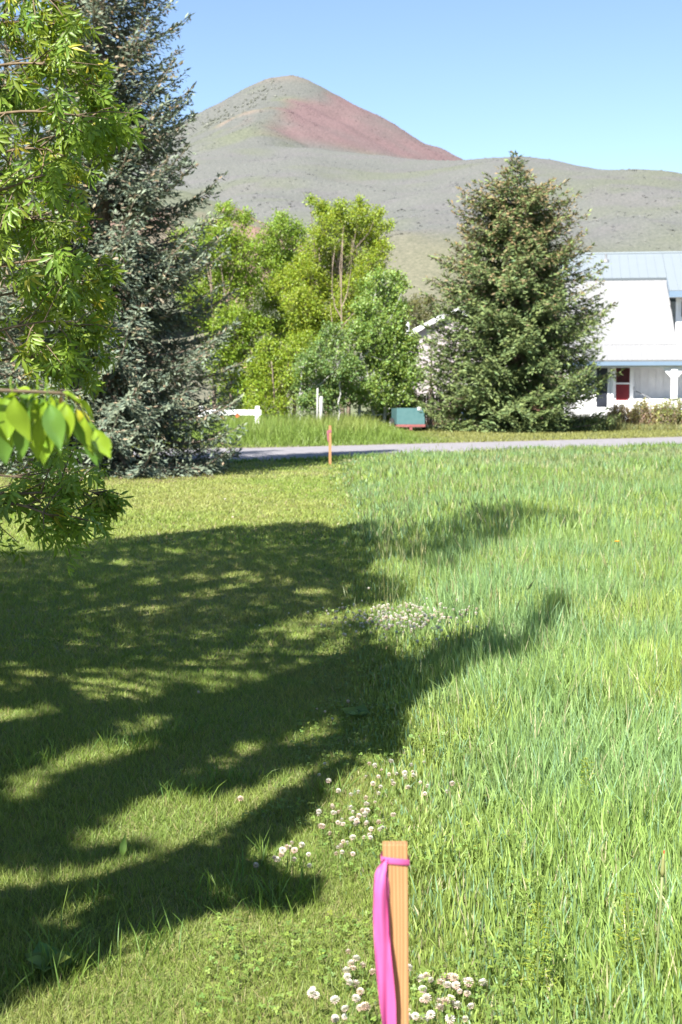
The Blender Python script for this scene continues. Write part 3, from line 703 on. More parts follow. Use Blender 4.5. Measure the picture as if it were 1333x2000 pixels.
# ------------------------------------------------------------------ the house on the right
HA = math.radians(-9)
H0 = P(1195, 800, 71.0); H0 = np.array([H0[0], H0[1], 0.0])
hx = np.array([math.cos(HA), math.sin(HA), 0]); hy = np.array([-math.sin(HA), math.cos(HA), 0])
def hl(px, py, yl):
    """house-frame x and z of what is seen at (px,py) on the vertical plane yl metres behind the porch front"""
    r = ray(px, py); o = np.array([0, 0, CAM_Z]); p0 = H0 + hy*yl
    t = ((p0-o)@hy)/(r@hy); q = o + r*t
    return float((q-H0)@hx), float(q[2])
house = empty("white_house", tuple(H0), HA)
tag(house, "white house with pale blue metal roof, steep white metal slope and covered porch", "house")
def hbox(name, lo, hi, mat, parent=None, bev=0.0):
    s = Soup(); s.box(lo, hi); o = s.obj(name, mat, parent or house)
    if bev: bevel(o, bev)
    return o
xL = hl(1100, 720, 0)[0]; xR = hl(1420, 720, 0)[0]
ridge_z = hl(1250, 495.5, 8.0)[1]; eave_z = hl(1325, 567, 1.6)[1]
def main_z(y): return eave_z + (ridge_z-eave_z)*(y-1.6)/(8.0-1.6)
xk = hl(1303, 541, 3.7)[0]; xk2 = hl(1316, 568, 1.6)[0]; xrl = hl(1092, 500, 8.0)[0]
def slab(name, quad, th, mat, parent=None):
    q = np.array(quad, float); nrm = unit(np.cross(q[1]-q[0], q[3]-q[0]))
    if nrm[2] < 0: nrm = -nrm
    s = Soup(); s.prism(q, -nrm*th); return s.obj(name, mat, parent or house), nrm
def ribs(parent, quad, spacing, mat, h=0.014, w=0.03):
    """standing seams running down the slope, each one its own piece"""
    q = np.array(quad, float); nrm = unit(np.cross(q[1]-q[0], q[3]-q[0])); nrm = nrm if nrm[2] > 0 else -nrm
    wtop = np.linalg.norm(q[2]-q[3]); n_ = max(2, int(np.linalg.norm(q[1]-q[0])/spacing)); me = None
    for i in range(n_+1):
        f = i/n_; a = q[0]*(1-f)+q[1]*f; b = q[3]*(1-f)+q[2]*f; d = unit(b-a); sd = unit(np.cross(d, nrm))
        s = Soup(); o_ = a+d*0.02
        s.prism([a-sd*w/2+nrm*0.002, a+sd*w/2+nrm*0.002, a+sd*w*0.25+nrm*h, a-sd*w*0.25+nrm*h], (b-a)*0.995)
        s.obj("seam", mat, parent)
# upper roof, left part, then the deeper part on the right
yb = 3.72
quadL = [(xrl, yb, main_z(yb)), (xk, yb, main_z(yb)), (xk, 8.0, ridge_z), (xrl, 8.0, ridge_z)]
rL, _ = slab("upper_roof", quadL, 0.12, M['pale_roof']); ribs(rL, quadL, 0.45, M['pale_roof'])
quadR = [(xk2, 1.6, eave_z), (xR, 1.6, eave_z), (xR, 8.0, ridge_z), (xk2, 8.0, ridge_z)]
quadR[0] = (xk+0.003, 1.6, eave_z); quadR[3] = (xk+0.003, 8.0, ridge_z)
rR, _ = slab("upper_roof", quadR, 0.12, M['pale_roof']); ribs(rR, quadR, 0.45, M['pale_roof'])
slab("back_roof", [(xrl, 14.4, eave_z), (xR, 14.4, eave_z), (xR, 8.003, ridge_z), (xrl, 8.003, ridge_z)], 0.12, M['pale_roof'])
s = Soup(); s.tube(np.array([(xrl-.05, 8.0, ridge_z+0.02), (xR, 8.0, ridge_z+0.02)]), 0.09, 8); s.obj("ridge_cap", M['pale_roof'], house)
# blue rake board and eave board of the right part
s = Soup(); s.prism([(xk-0.02, 1.55, eave_z-0.34), (xk-0.02, 3.75, main_z(3.75)-0.34), (xk-0.02, 3.75, main_z(3.75)-0.02), (xk-0.02, 1.55, eave_z-0.02)], (0.05-0.035, 0, 0)); s.obj("rake_board", M['blue_trim'], house)
hbox("eave_board", (xk, 1.53, eave_z-0.34), (xR, 1.585, eave_z-0.03), M['blue_trim'])
hbox("soffit", (xk+0.01, 1.6, eave_z-0.30), (xR, 2.6, eave_z-0.26), M['white_paint'])
# steep white slope
zs0 = hl(1250, 673, 2.0)[1]; zs1 = main_z(3.62)-0.10; xsR = hl(1322, 600, 2.5)[0]
quadS = [(xL, 2.0, zs0), (xsR, 2.0, zs0), (xk-0.03, 3.62, zs1), (xL, 3.62, zs1)]
rS, _ = slab("steep_roof", quadS, 0.10, M['white_roof']); ribs(rS, quadS, 0.24, M['white_roof'], 0.014, 0.03)
# walls
hbox("upper_wall", (xsR-0.02, 2.62, zs0-0.3), (xR, 2.80, eave_z-0.1), M['white_paint'])
hbox("body_wall", (xL, 4.2, 0), (xR, 14.0, eave_z-0.4), M['white_paint'])
pw = hbox("porch_back_wall", (xL, 2.05, 0), (xR, 2.20, zs0+0.05), M['white_paint'])
# vertical board joints on the porch back wall
xx = hl(1236, 740, 2.0)[0]
while xx < xR:
    hbox("batten", (xx-0.02, 2.025, 1.35), (xx+0.02, 2.052, zs0-0.1), M['white_paint'], pw); xx += 0.40
# upstairs window beneath the eave
wx0 = hl(1329, 585, 2.6)[0]; wz0 = eave_z-1.35
uw = hbox("window", (wx0, 2.57, wz0), (wx0+1.0, 2.62, eave_z-0.45), M['white_paint'])
hbox("pane", (wx0+0.07, 2.555, wz0+0.07), (wx0+0.93, 2.575, eave_z-0.52), M['dark_glass'], uw)
# porch roof
zp0 = hl(1260, 703, -0.35)[1]
quadP = [(xL, -0.35, zp0), (xR, -0.35, zp0), (xR, 2.0, zs0-0.012), (xL, 2.0, zs0-0.012)]
rP, _ = slab("porch_roof", quadP, 0.07, M['white_roof']); ribs(rP, quadP, 0.24, M['white_roof'], 0.014, 0.03)
hbox("porch_fascia", (xL, -0.33, zp0-0.27), (xR, -0.28, zp0-0.072), M['blue_trim'])
zb1 = hl(1260, 712, 0)[1]; zb0 = hl(1260, 718, 0)[1]
hbox("porch_beam", (xL, -0.10, zb0), (xR, 0.10, zb1+0.10), M['white_paint'], bev=0.01)
zdk = hl(1260, 779, 0)[1]
hbox("porch_base", (hl(1229, 780, 0)[0], -0.06, 0), (xR, 2.04, zdk), M['white_paint'])
for pxp in (1317, 1412):
    xc = hl(pxp, 740, 0)[0]
    po = hbox("porch_post", (xc-0.15, -0.15, zdk), (xc+0.15, 0.15, zb0), M['white_paint'], bev=0.012)
    for sg in (-1, 1):
        s = Soup(); s.prism([(xc+sg*0.15, -0.07, zb0-0.002), (xc+sg*0.58, -0.07, zb0-0.002), (xc+sg*0.46, -0.07, zb0-0.16), (xc+sg*0.15, -0.07, zb0-0.50)], (0, 0.14, 0)); s.obj("bracket", M['white_paint'], po)
# enclosed bay at the left with a dark screen window
xb1 = hl(1199, 740, 1.0)[0]
BY = 1.0
ey = hbox("bay_wall", (xL, BY-0.02, 0), (xb1, 2.04, zb0-0.003), M['white_paint'])
x0, z1 = hl(1166, 719, BY); x1, z0 = hl(1186, 795, BY)
bw = hbox("window", (x0-0.09, BY-0.07, z0-0.09), (x1+0.09, BY-0.022, z1+0.02), M['white_paint'])
hbox("pane", (x0, BY-0.082, z0), (x1, BY-0.068, z1), M['dark_glass'], bw)
for pxp in (1189, 1196):
    xc = hl(pxp, 740, BY)[0]; hbox("corner_board", (xc-0.05, BY-0.055, 0), (xc+0.05, BY-0.022, zb0-0.006), M['white_paint'])
# red door
x0, z0 = hl(1203, 782, 1.2); x1, z1 = hl(1231, 712, 1.2)
dr = hbox("door", (x0, 1.2, z0), (x1, 1.26, z1+0.3), M['red_paint'])
hbox("door_frame", (x0-0.16, 1.16, z0), (x0-0.003, 1.30, z1+0.3), M['white_paint'], dr); hbox("door_frame", (x1+0.003, 1.16, z0), (x1+0.18, 1.30, z1+0.3), M['white_paint'], dr)
zm = hl(1217, 749, 1.2)[1]; hbox("mid_rail", (x0+0.004, 1.16, zm-0.04), (x1-0.004, 1.197, zm+0.04), M['white_paint'], dr)
hbox("door_pane", (x0+0.05, 1.185, zm+0.05), (x1-0.05, 1.198, z1+0.25), noise_mat("dim_red_glass", (0.035, 0.006, 0.008), (0.06, 0.010, 0.012), 3, 0.35, 0.0, spec=0.15), dr)
hbox("door_sill", (x0-0.16, 1.05, z0-0.12), (x1+0.18, 1.32, z0-0.003), M['white_paint'], dr)
hbox("front_step_wall", (xb1, 1.0, 0), (hl(1229, 780, 0)[0]-0.004, 2.03, z0-0.125), M['white_paint'])
lx, lz = hl(1237, 758, 1.9); hbox("wall_lamp", (lx-0.05, 1.93, lz-0.09), (lx+0.05, 2.048, lz+0.09), M['grey_metal'])
a = hl(1243, 764, 1.0); b_ = hl(1272, 779, 0.2); s = Soup(); s.tube(np.array([(a[0], 1.4, a[1]), (b_[0], 0.3, b_[1]+0.02)]), 0.028, 6); s.obj("hand_rail", M['grey_metal'], house)
# roof vent
vx, vz = hl(1184, 505, 6.6); vz = main_z(6.6)
s = Soup(); k = 10; an = np.linspace(0, 2*np.pi, k, endpoint=False)
s.tube(np.array([(vx, 6.6, vz-0.05), (vx, 6.6, vz+0.12), (vx, 6.6, vz+0.16), (vx, 6.6, vz+0.42)]), [0.20, 0.15, 0.06, 0.06], 10); s.obj("roof_vent", M['grey_metal'], house)

# ------------------------------------------------------------------ shed behind the fence
M['lilac_wall'] = noise_mat("pale_pink_siding", (0.36, 0.315, 0.33), (0.40, 0.35, 0.37), 2, 0.7, 0.0)
SD = 84.0
sh = empty("pale_shed", (float(P(850, 800, SD)[0]), SD, 0)); tag(sh, "pale pink gabled shed with white roof edge behind the brown fence", "shed")
shx = float(P(850, 800, SD)[0])
def sp_(px, py, D=SD): p = P(px, py, D); return np.array([p[0]-shx, p[1]-SD, p[2]])
e0 = sp_(786, 660); r0 = sp_(893, 604); e1 = np.array([2*r0[0]-e0[0], 0, e0[2]])
s = Soup(); s.prism([(e0[0]+.2, 0.3, 0), (e1[0]-.2, 0.3, 0), (e1[0]-.2, 0.3, e0[2]), (r0[0], 0.3, r0[2]-.1), (e0[0]+.2, 0.3, e0[2])], (0, 6, 0)); s.obj("wall", M['lilac_wall'], sh)
for a, b_ in ((e0, r0), (e1, r0)):
    s = Soup(); s.prism([a+(0, 0, 0.02), b_+(0, 0, 0.02), b_+(0, 0, .16), a+(0, 0, .16)], (0, 6.6, 0)); s.obj("roof", M['white_roof'], sh)
    s = Soup(); s.prism([a+(0, -.05, -.12), b_+(0, -.05, -.12), b_+(0, -.05, .18), a+(0, -.05, .18)], (0, .045, 0)); s.obj("barge_board", M['white_paint'], sh)
v0 = sp_(799, 650); v1 = sp_(799, 627); s = Soup(); s.tube(np.array([(v0[0], 1.2, v0[2]), (v0[0], 1.2, v1[2])]), 0.085, 8); s.obj("vent_pipe", M['white_paint'], sh)

# ------------------------------------------------------------------ brown board fence
M['fence_wood'] = noise_mat("weathered_brown_board", (0.075, 0.042, 0.03), (0.16, 0.092, 0.062), 6, 0.9, 0.3, 0.01, stretch=(3, 3, 0.4))
FD = 72.0
fx0 = float(P(742, 800, FD)[0]); fx1 = float(P(1070, 800, FD)[0])
fence = empty("board_fence", (fx0, FD, 0)); tag(fence, "dark brown upright board fence behind the teal trailer", "fence")
meb = []
for h in (1.62, 1.55, 1.68):
    s = Soup(); s.prism([(0, 0, 0.04), (0.135, 0, 0.04), (0.135, 0, h-0.03), (0.11, 0, h), (0.025, 0, h), (0, 0, h-0.03)], (0, 0.022, 0)); meb.append(s.mesh("board"))
for k, me in enumerate(meb): me.materials.append(M['fence_wood'])
x = 0.0; i = 0
while x < fx1-fx0:
    o = new_obj("board", meb[random.randrange(3)], fence); o.location = (x, random.uniform(-.008, .008), random.uniform(-.02, .02)); o.rotation_euler = (0, random.uniform(-.012, .012), 0)
    x += 0.148
for zr in (0.4, 1.3):
    s = Soup(); s.box((0, 0.035, zr), (fx1-fx0, 0.075, zr+0.09)); s.obj("rail", M['fence_wood'], fence)

# ------------------------------------------------------------------ teal utility trailer
M['teal'] = noise_mat("teal_paint", (0.055, 0.125, 0.13), (0.075, 0.15, 0.155), 5, 0.5, 0.05, 0.003)
M['trailer_red'] = noise_mat("faded_red_steel", (0.20, 0.065, 0.065), (0.26, 0.10, 0.095), 6, 0.5, 0.0)
M['rubber'] = noise_mat("black_rubber", (0.012, 0.012, 0.012), (0.03, 0.03, 0.03), 9, 0.8, 0.0)
TD = 61.0; tx = float(P(803, 800, TD)[0])
tr = empty("utility_trailer", (tx, TD, 0), math.radians(4)); tag(tr, "small teal box trailer with faded red frame parked by the fence", "trailer")
zt = float(P(803, 797, TD)[2]); zb = float(P(803, 829, TD)[2]); hw = 27.5*TD/F
def tbox(n_, lo, hi, mat, parent=tr, bev=0.0):
    s = Soup(); s.box(lo, hi); o = s.obj(n_, mat, parent)
    if bev: bevel(o, bev)
    return o
tg_ = tbox("tailgate", (-hw, 0, zb), (hw, 0.05, zt), M['teal'], bev=0.008)
tbox("side_panel", (-hw, 0.053, zb), (-hw+0.04, 2.2, zt-.03), M['teal']); tbox("side_panel", (hw-0.04, 0.053, zb), (hw, 2.2, zt-.03), M['teal']); tbox("front_panel", (-hw+.043, 2.16, zb), (hw-.043, 2.2, zt-.03), M['teal'])
tbox("floor", (-hw+.043, 0.053, zb), (hw-.043, 2.157, zb+.04), M['grey_metal'])
tbox("bumper", (-hw-.02, -0.06, zb-0.11), (hw+.02, 0.03, zb-0.004), M['trailer_red'], bev=0.008)
tbox("plate", (0.28, -0.022, zt-.09), (0.45, -0.004, zt+.04), M['white_paint'], tg_)
tbox("hitch", (-.06, -.05, zb-.24), (.06, .6, zb-.115), M['trailer_red'])
s = Soup(); s.box((-hw+.02, .05, zb-.1), (-hw+.08, 2.1, zb-.004)); s.box((hw-.08, .05, zb-.1), (hw-.02, 2.1, zb-.004)); s.obj("frame", M['trailer_red'], tr)
for sg in (-1, 1):
    s = Soup(); an = np.linspace(0, 2*np.pi, 18)
    xw = sg*(hw+0.1)
    s.tube(np.array([(xw-.08, 1.1, .28), (xw-.07, 1.1, .28), (xw+.07, 1.1, .28), (xw+.08, 1.1, .28)]), [.2, .28, .28, .2], 18); w_ = s.obj("wheel", M['rubber'], tr)
    s = Soup(); s.tube(np.array([(xw-.084, 1.1, .28), (xw+.084, 1.1, .28)]), .14, 12); s.obj("rim", M['white_paint'], w_)

# ------------------------------------------------------------------ boat hull and planter under the spruce
M['boat_blue'] = noise_mat("blue_hull_paint", (0.04, 0.11, 0.28), (0.07, 0.17, 0.38), 5, 0.3, 0.0, spec=0.5)
BD = 67.5; bxp = float(P(950, 800, BD)[0])
bo = empty("blue_boat", (bxp, BD, 0), math.radians(-3)); tag(bo, "blue and white hull standing low behind the spruce's left boughs", "boat")
secs = [(-1.15, 0.20), (-0.95, 0.42), (-0.5, 0.62), (0.1, 0.72), (0.8, 0.72), (1.2, 0.66)]; zk, zm_, zt_ = 0.42, 0.72, 0.98
def hull(name, za, zb_, fa, fb, mat):
    s = Soup(); V = []; 
    for x, w in secs:
        V += [(x, -w*fa, za), (x, -w*fb, zb_), (x, w*fb, zb_), (x, w*fa, za)]
    T = []; 
    for i in range(len(secs)-1):
        for k in range(4):
            a = i*4+k; b2 = i*4+(k+1) % 4; T += [(a, a+4, b2+4), (a, b2+4, b2)]
    q = (len(secs)-1)*4; T += [(0, 1, 2), (0, 2, 3), (q, q+2, q+1), (q, q+3, q+2)]
    s.add(np.array(V), np.array(T)); return s.obj(name, mat, bo)
hull("hull", zk, zm_, 0.55, 0.94, M['boat_blue']); hull("gunwale", zm_+.003, zt_-.1, 0.97, 1.02, M['boat_blue']); hull("deck", zt_-.097, zt_, 1.0, 0.9, M['white_paint'])
s = Soup(); s.prism([(-0.35, -.5, zt_), (-0.15, -.45, zt_+.34), (-0.12, -.45, zt_+.34), (-0.28, -.5, zt_)], (0, 1.0, 0)); s.obj("windscreen", M['white_paint'], bo)
M['tan_block'] = noise_mat("tan_block", (0.22, 0.165, 0.13), (0.28, 0.22, 0.18), 6, 0.9, 0.2, 0.01)
for k, (xa, xb_, lab) in enumerate(((-1.0, -0.35, "tan block under the left end of the blue hull"), (-0.15, 0.45, "tan block under the middle of the blue hull"))):
    s = Soup(); s.box((0, 0, 0.02), (xb_-xa, 0.5, zk-.004)); o = s.obj("support_block", M['tan_block']); bevel(o, .02); o.location = (bxp+xa, BD-.25, 0); tag(o, lab, "block", "blocks under the hull")
for k, (a, lab) in enumerate(((892, "thin white post left of the blue hull, nearer the trailer"), (899, "thin white post left of the blue hull, nearer the hull"))):
    s = Soup(); s.tube(np.array([(0, 0, 0), (0, 0, .5), (0, 0, .55)]), [.035, .035, .01], 8); o = s.obj("white_post", M['white_paint']); o.location = (float(P(a, 800, 68)[0]), 68, 0); tag(o, lab, "post", "thin white posts")
s = Soup(); s.prism([(-.9, 0, .02), (.9, 0, .02), (.8, 0, .10), (-.8, 0, .10)], (0, .6, 0)); o = s.obj("red_plank_edge", M['orange']); o.location = (float(P(905, 800, 66)[0]), 66, 0); tag(o, "low reddish board lying on the grass left of the spruce trunk", "board")

# ------------------------------------------------------------------ white rail fence, posts
WD = 57.0; wx = float(P(500, 800, WD)[0])
wf = empty("rail_fence", (wx, WD, 0)); tag(wf, "white single-rail fence end showing beside the blue spruce", "fence")
zr = float(P(500, 806, WD)[2])
s = Soup(); s.box((-2.3, -.05, zr-.11), (.22, .05, zr+.11)); bevel(s.obj("rail", M['white_paint'], wf), .02)
for xp in (0.06, -2.2):
    s = Soup(); s.box((xp-.085, .055, 0), (xp+.085, .2, zr+.26)); bevel(s.obj("post", M['white_paint'], wf), .02)
    s = Soup(); s.box((xp-.08, -.2, 0), (xp+.08, -.055, zr-.115)); bevel(s.obj("post", M['white_paint'], wf), .02)
for k, (a, b_, lab) in enumerate(((464, 812, "orange disc hanging below the white rail, nearer its end post"), (434, 817, "orange disc hanging below the white rail, nearer the spruce"))):
    p = P(a, b_, WD-.12); s = Soup(); s.tube(np.array([(0, -.012, 0), (0, .012, 0)]), .085, 14); o = s.obj("orange_disc", M['orange']); o.location = tuple(p); o["label"] = lab; o["category"] = "reflector"; o["group"] = "orange discs below the white rail"
for (px_, pt, r_, lab) in ((620, 758, .04, "tall thin white post at the edge of the tall grass"), (627, 774, .075, "stubby pale stump-like post beside the thin white post")):
    z1 = float(P(px_, pt, 60)[2]); s = Soup(); s.tube(np.array([(0, 0, 0), (.01, 0, z1*.6), (.02, 0, z1-.03), (.02, 0, z1)]), [r_*1.15, r_, r_, r_*.6], 9); o = s.obj("white_post", M['pale_bark'], None, True); o.location = (float(P(px_, 800, 60)[0]), 60, 0); tag(o, lab, "post")

# ------------------------------------------------------------------ stakes and pink ribbon
def wood_mat():
    m, n, l, b = base_mat("fresh_sawn_wood")
    tc = n.new("ShaderNodeTexCoord"); mp = n.new("ShaderNodeMapping"); mp.inputs["Scale"].default_value = (1, 1, 0.035)
    l.new(tc.outputs["Object"], mp.inputs[0])
    nz = n.new("ShaderNodeTexNoise"); nz.inputs["Scale"].default_value = 30; nz.inputs["Detail"].default_value = 3
    l.new(mp.outputs[0], nz.inputs["Vector"])
    wv = n.new("ShaderNodeTexWave"); wv.bands_direction = 'X'; wv.inputs["Scale"].default_value = 55; wv.inputs["Distortion"].default_value = 5.5; wv.inputs["Detail"].default_value = 2
    l.new(mp.outputs[0], wv.inputs["Vector"])
    r = n.new("ShaderNodeValToRGB"); e = r.color_ramp.elements
    e[0].color = (0.265, 0.128, 0.050, 1); e[0].position = 0.0; e[1].color = (0.35, 0.20, 0.092, 1); e[1].position = 0.8
    l.new(wv.outputs["Fac"], r.inputs[0])
    n2 = n.new("ShaderNodeTexNoise"); n2.inputs["Scale"].default_value = 7; l.new(tc.outputs["Object"], n2.inputs["Vector"])
    r2 = n.new("ShaderNodeValToRGB"); r2.color_ramp.elements[0].color = (0.78, 0.70, 0.60, 1); r2.color_ramp.elements[1].color = (1.1, 1.1, 1.1, 1)
    l.new(n2.outputs["Fac"], r2.inputs[0])
    mx = n.new("ShaderNodeMix"); mx.data_type = 'RGBA'; mx.blend_type = 'MULTIPLY'; mx.inputs[0].default_value = 1
    l.new(r.outputs[0], mx.inputs[6]); l.new(r2.outputs[0], mx.inputs[7]); l.new(mx.outputs[2], b.inputs["Base Color"])
    b.inputs["Roughness"].default_value = 0.7
    bp = n.new("ShaderNodeBump"); bp.inputs["Strength"].default_value = 0.25; bp.inputs["Distance"].default_value = 0.001
    l.new(wv.outputs["Fac"], bp.inputs["Height"]); l.new(bp.outputs[0], b.inputs["Normal"])
    return m
M['wood'] = wood_mat()
def ribbon_mat():
    m, n, l, b = base_mat("pink_flagging_plastic")
    b.inputs["Base Color"].default_value = (0.62, 0.12, 0.34, 1); b.inputs["Roughness"].default_value = 0.32; b.inputs["Specular IOR Level"].default_value = 0.5
    t = n.new("ShaderNodeBsdfTranslucent"); t.inputs["Color"].default_value = (0.62, 0.05, 0.20, 1)
    s = n.new("ShaderNodeMixShader"); s.inputs[0].default_value = 0.35
    l.new(b.outputs[0], s.inputs[1]); l.new(t.outputs[0], s.inputs[2]); l.new(s.outputs[0], n["Material Output"].inputs["Surface"])
    nz = n.new("ShaderNodeTexNoise"); nz.inputs["Scale"].default_value = 60; tc = n.new("ShaderNodeTexCoord"); l.new(tc.outputs["Object"], nz.inputs["Vector"])
    bp = n.new("ShaderNodeBump"); bp.inputs["Strength"].default_value = 0.15; bp.inputs["Distance"].default_value = 0.002
    l.new(nz.outputs["Fac"], bp.inputs["Height"]); l.new(bp.outputs[0], b.inputs["Normal"])
    return m
M['pink'] = ribbon_mat()
def stake(name, label, px, ptop, D, w=0.038, dpt=0.019, lean=0.0):
    top = P(px, ptop, D); H = float(top[2])
    s = Soup(); pts = [(-w/2, 0, -.02), (w/2, 0, -.02), (w/2, 0, H), (-w/2, 0, H)]
    s.prism(pts, (0, dpt, 0)); o = s.obj(name, M['wood']); bevel(o, 0.0012, 2)
    o.location = (float(top[0])-lean*H, D, 0); o.rotation_euler = (0, lean, 0)
    tag(o, label, "stake", "survey stakes along the lot line"); return o, H
ST, SH_ = stake("survey_stake", "near sawn wooden survey stake in the foreground at the grass edge", 772.5, 1650, 2.1, lean=-0.010)
FSx = 645; FST, FH = stake("survey_stake", "distant slim wooden survey stake standing near the road", FSx, 831, 32.2, w=0.06, dpt=0.04)
# near ribbon: a band round the stake and a folded tail
s = Soup(); zt = SH_-0.026; w = 0.038/2+0.0015; d0 = -0.002; d1 = 0.021
ring = [(-w, d0, 0.0035), (0, d0-.0006, 0.0012), (w, d0, -0.0015), (w+.0008, (d0+d1)/2, -.002), (w, d1, -.001), (-w, d1, .003), (-w-.001, (d0+d1)/2, .004)]
hh = [0.0052, .0048, .0050, .0060, .0058, .006, .006]; V = []; k = len(ring)
for j in range(5):
    f = j/4*2-1
    for (x, y, z), h_ in zip(ring, hh):
        bulge = 0.0009*(1-f*f)+0.0004*math.sin(j*2.2+x*300)
        V.append((x*(1+bulge/abs(w)), y+(-bulge if y < 0.005 else bulge), zt+z+f*h_))
T = []
for j in range(4):
    for i in range(k):
        a = j*k+i; b_ = j*k+(i+1) % k; T += [(a, b_, b_+k), (a, b_+k, a+k)]
s.add(np.array(V), np.array(T)); rb = empty("flagging_ribbon", (ST.location[0], 2.1, 0)); rb.rotation_euler = (0, -0.010, 0)
tag(rb, "hot pink plastic flagging ribbon tied round the near wooden stake", "ribbon")
s.obj("band", M['pink'], rb, True)
def tail(cx, cy, zz, wid, ang, fold, name):
    s = Soup(); n_ = len(zz); V = []; mm_ = 13
    for i in range(n_):
        for j in range(mm_):
            u = j/(mm_-1)*2-1
            lx = u*wid[i]/2; ly = fold[i]*(1-u*u)*0.012 - fold[i]*0.006 + 0.002*math.sin(u*5+i*0.25)*min(1, i/6)
            ca, sa = math.cos(ang[i]), math.sin(ang[i])
            V.append((cx[i]+lx*ca-ly*sa, cy[i]+lx*sa+ly*ca, zz[i]+0.0012*math.sin(u*4+i*.4)))
    T = []
    for i in range(n_-1):
        for j in range(mm_-1):
            a = i*mm_+j; T += [(a, a+1, a+mm_+1), (a, a+mm_+1, a+mm_)]
    s.add(np.array(V), np.array(T)); return s.obj(name, M['pink'], rb, True)
N_ = 46; f = np.linspace(0, 1, N_); zz = zt+0.006 - f*0.34
mpp = 2.1/F   # metres per photo pixel at the stake
cx = np.interp(f, [0, .06, .12, .25, .45, .65, .85, 1], np.array([-20, -31, -34, -33, -26, -19, -13, -9])*mpp)
wd = np.interp(f, [0, .05, .12, .25, .45, .65, .85, .93, 1], np.array([7, 21, 27, 29, 33, 33, 25, 15, 19])*mpp)
cy = np.interp(f, [0, .1, .4, 1], [-0.003, -0.012, -0.016, -0.014])
ang = np.interp(f, [0, .1, .3, .5, .75, .9, 1], [0.2, -0.35, -0.2, 0.05, 0.25, 0.9, 0.2])
fold = np.interp(f, [0, .15, .3, .5, .8, 1], [.4, -1.0, -.7, .5, .8, -.6])
tail(cx, cy, zz, wd, ang, fold, "tail")
cx2 = np.interp(f, [0, .1, .3, .5, .7, .85, 1], np.array([-20, -19, -16, -11, -6, -5, -5])*mpp)
wd2 = np.interp(f, [0, .1, .3, .6, .85, 1], np.array([5, 12, 14, 13, 9, 5])*mpp)
tail(cx2, cy+0.006, zz[:]*1.0+0.0, wd2, ang*0+1.0, fold*-0.4, "tail")
# far ribbon
s = Soup(); fx = float(FST.location[0])
s.box((-.036, -.006, FH-.16), (.036, .046, FH-.10)); s.prism([(-.075, -.012, FH-.12), (-.03, -.012, FH-.10), (-.028, -.012, FH-.38), (-.06, -.012, FH-.34)], (0, .006, 0))
o = s.obj("flagging_ribbon", noise_mat("faded_ribbon", (0.22, 0.07, 0.09), (0.28, 0.10, 0.12), 20, 0.5, 0.0)); o.location = (fx, 32.2, 0); tag(o, "small faded pink ribbon tied near the top of the distant stake", "ribbon")

# ------------------------------------------------------------------ near broad leaves hanging in from the left
def pear_leaf():
    V = []; T = []; seg = np.linspace(0, 1, 9); wd = np.array([0.03, .19, .31, .36, .34, .27, .17, .07, 0.0])
    for s_, w_ in zip(seg, wd):
        z = -0.20*s_**2 + 0.03*math.sin(s_*7)
        V += [(-w_, s_, z+w_*0.28+.02*math.sin(s_*11)), (-w_*.5, s_, z+w_*0.10), (0, s_, z-.01), (w_*.5, s_, z+w_*0.10), (w_, s_, z+w_*0.28+.02*math.sin(s_*9+1))]
    for i in range(8):
        for j in range(4):
            a = i*5+j; T += [(a, a+1, a+6), (a, a+6, a+5)]
    b = len(V); V += [(-.012, -.38, .03), (.012, -.38, .03), (.010, .02, 0), (-.010, .02, 0)]; T += [(b, b+1, b+2), (b, b+2, b+3)]
    return np.array(V), np.array(T)
PL_V, PL_T = pear_leaf()
pear_base = np.array([-2.9, 0.7, 0.0])
pear = empty("pear_tree", tuple(pear_base)); tag(pear, "near tree with broad glossy ovate leaves, its twig hanging in at the left edge", "tree")
s = Soup(); s.tube(np.array([(0, 0, 0), (.04, .03, .6), (.02, .1, 1.3), (.1, .1, 2.2), (.1, .0, 3.2), (.0, 0, 4.2)]), [.13, .115, .10, .085, .06, .03], 9); s.obj("trunk", M['bark'], pear, True)
PD = 1.95
tw_main = [(-560, 640), (-380, 690), (-200, 735), (-60, 760), (60, 765), (120, 768), (150, 785), (178, 830), (200, 860)]
tw_pts = np.array([P(a, b_, PD+dd) for (a, b_), dd in zip(tw_main, np.linspace(-.1, 0.05, len(tw_main)))])
start_pt = pear_base + np.array([.05, .1, 1.75])
twp = np.r_[[start_pt, (start_pt+tw_pts[0])/2+np.array([0, 0, .12])], tw_pts] - pear_base
s = Soup(); s.tube(twp, np.interp(np.arange(len(twp)), [0, 2, 4, len(twp)-1], [.016, .007, .0032, .0013]), 7); twig = s.obj("twig", M['twig'], pear, True)
pear_mats = {}
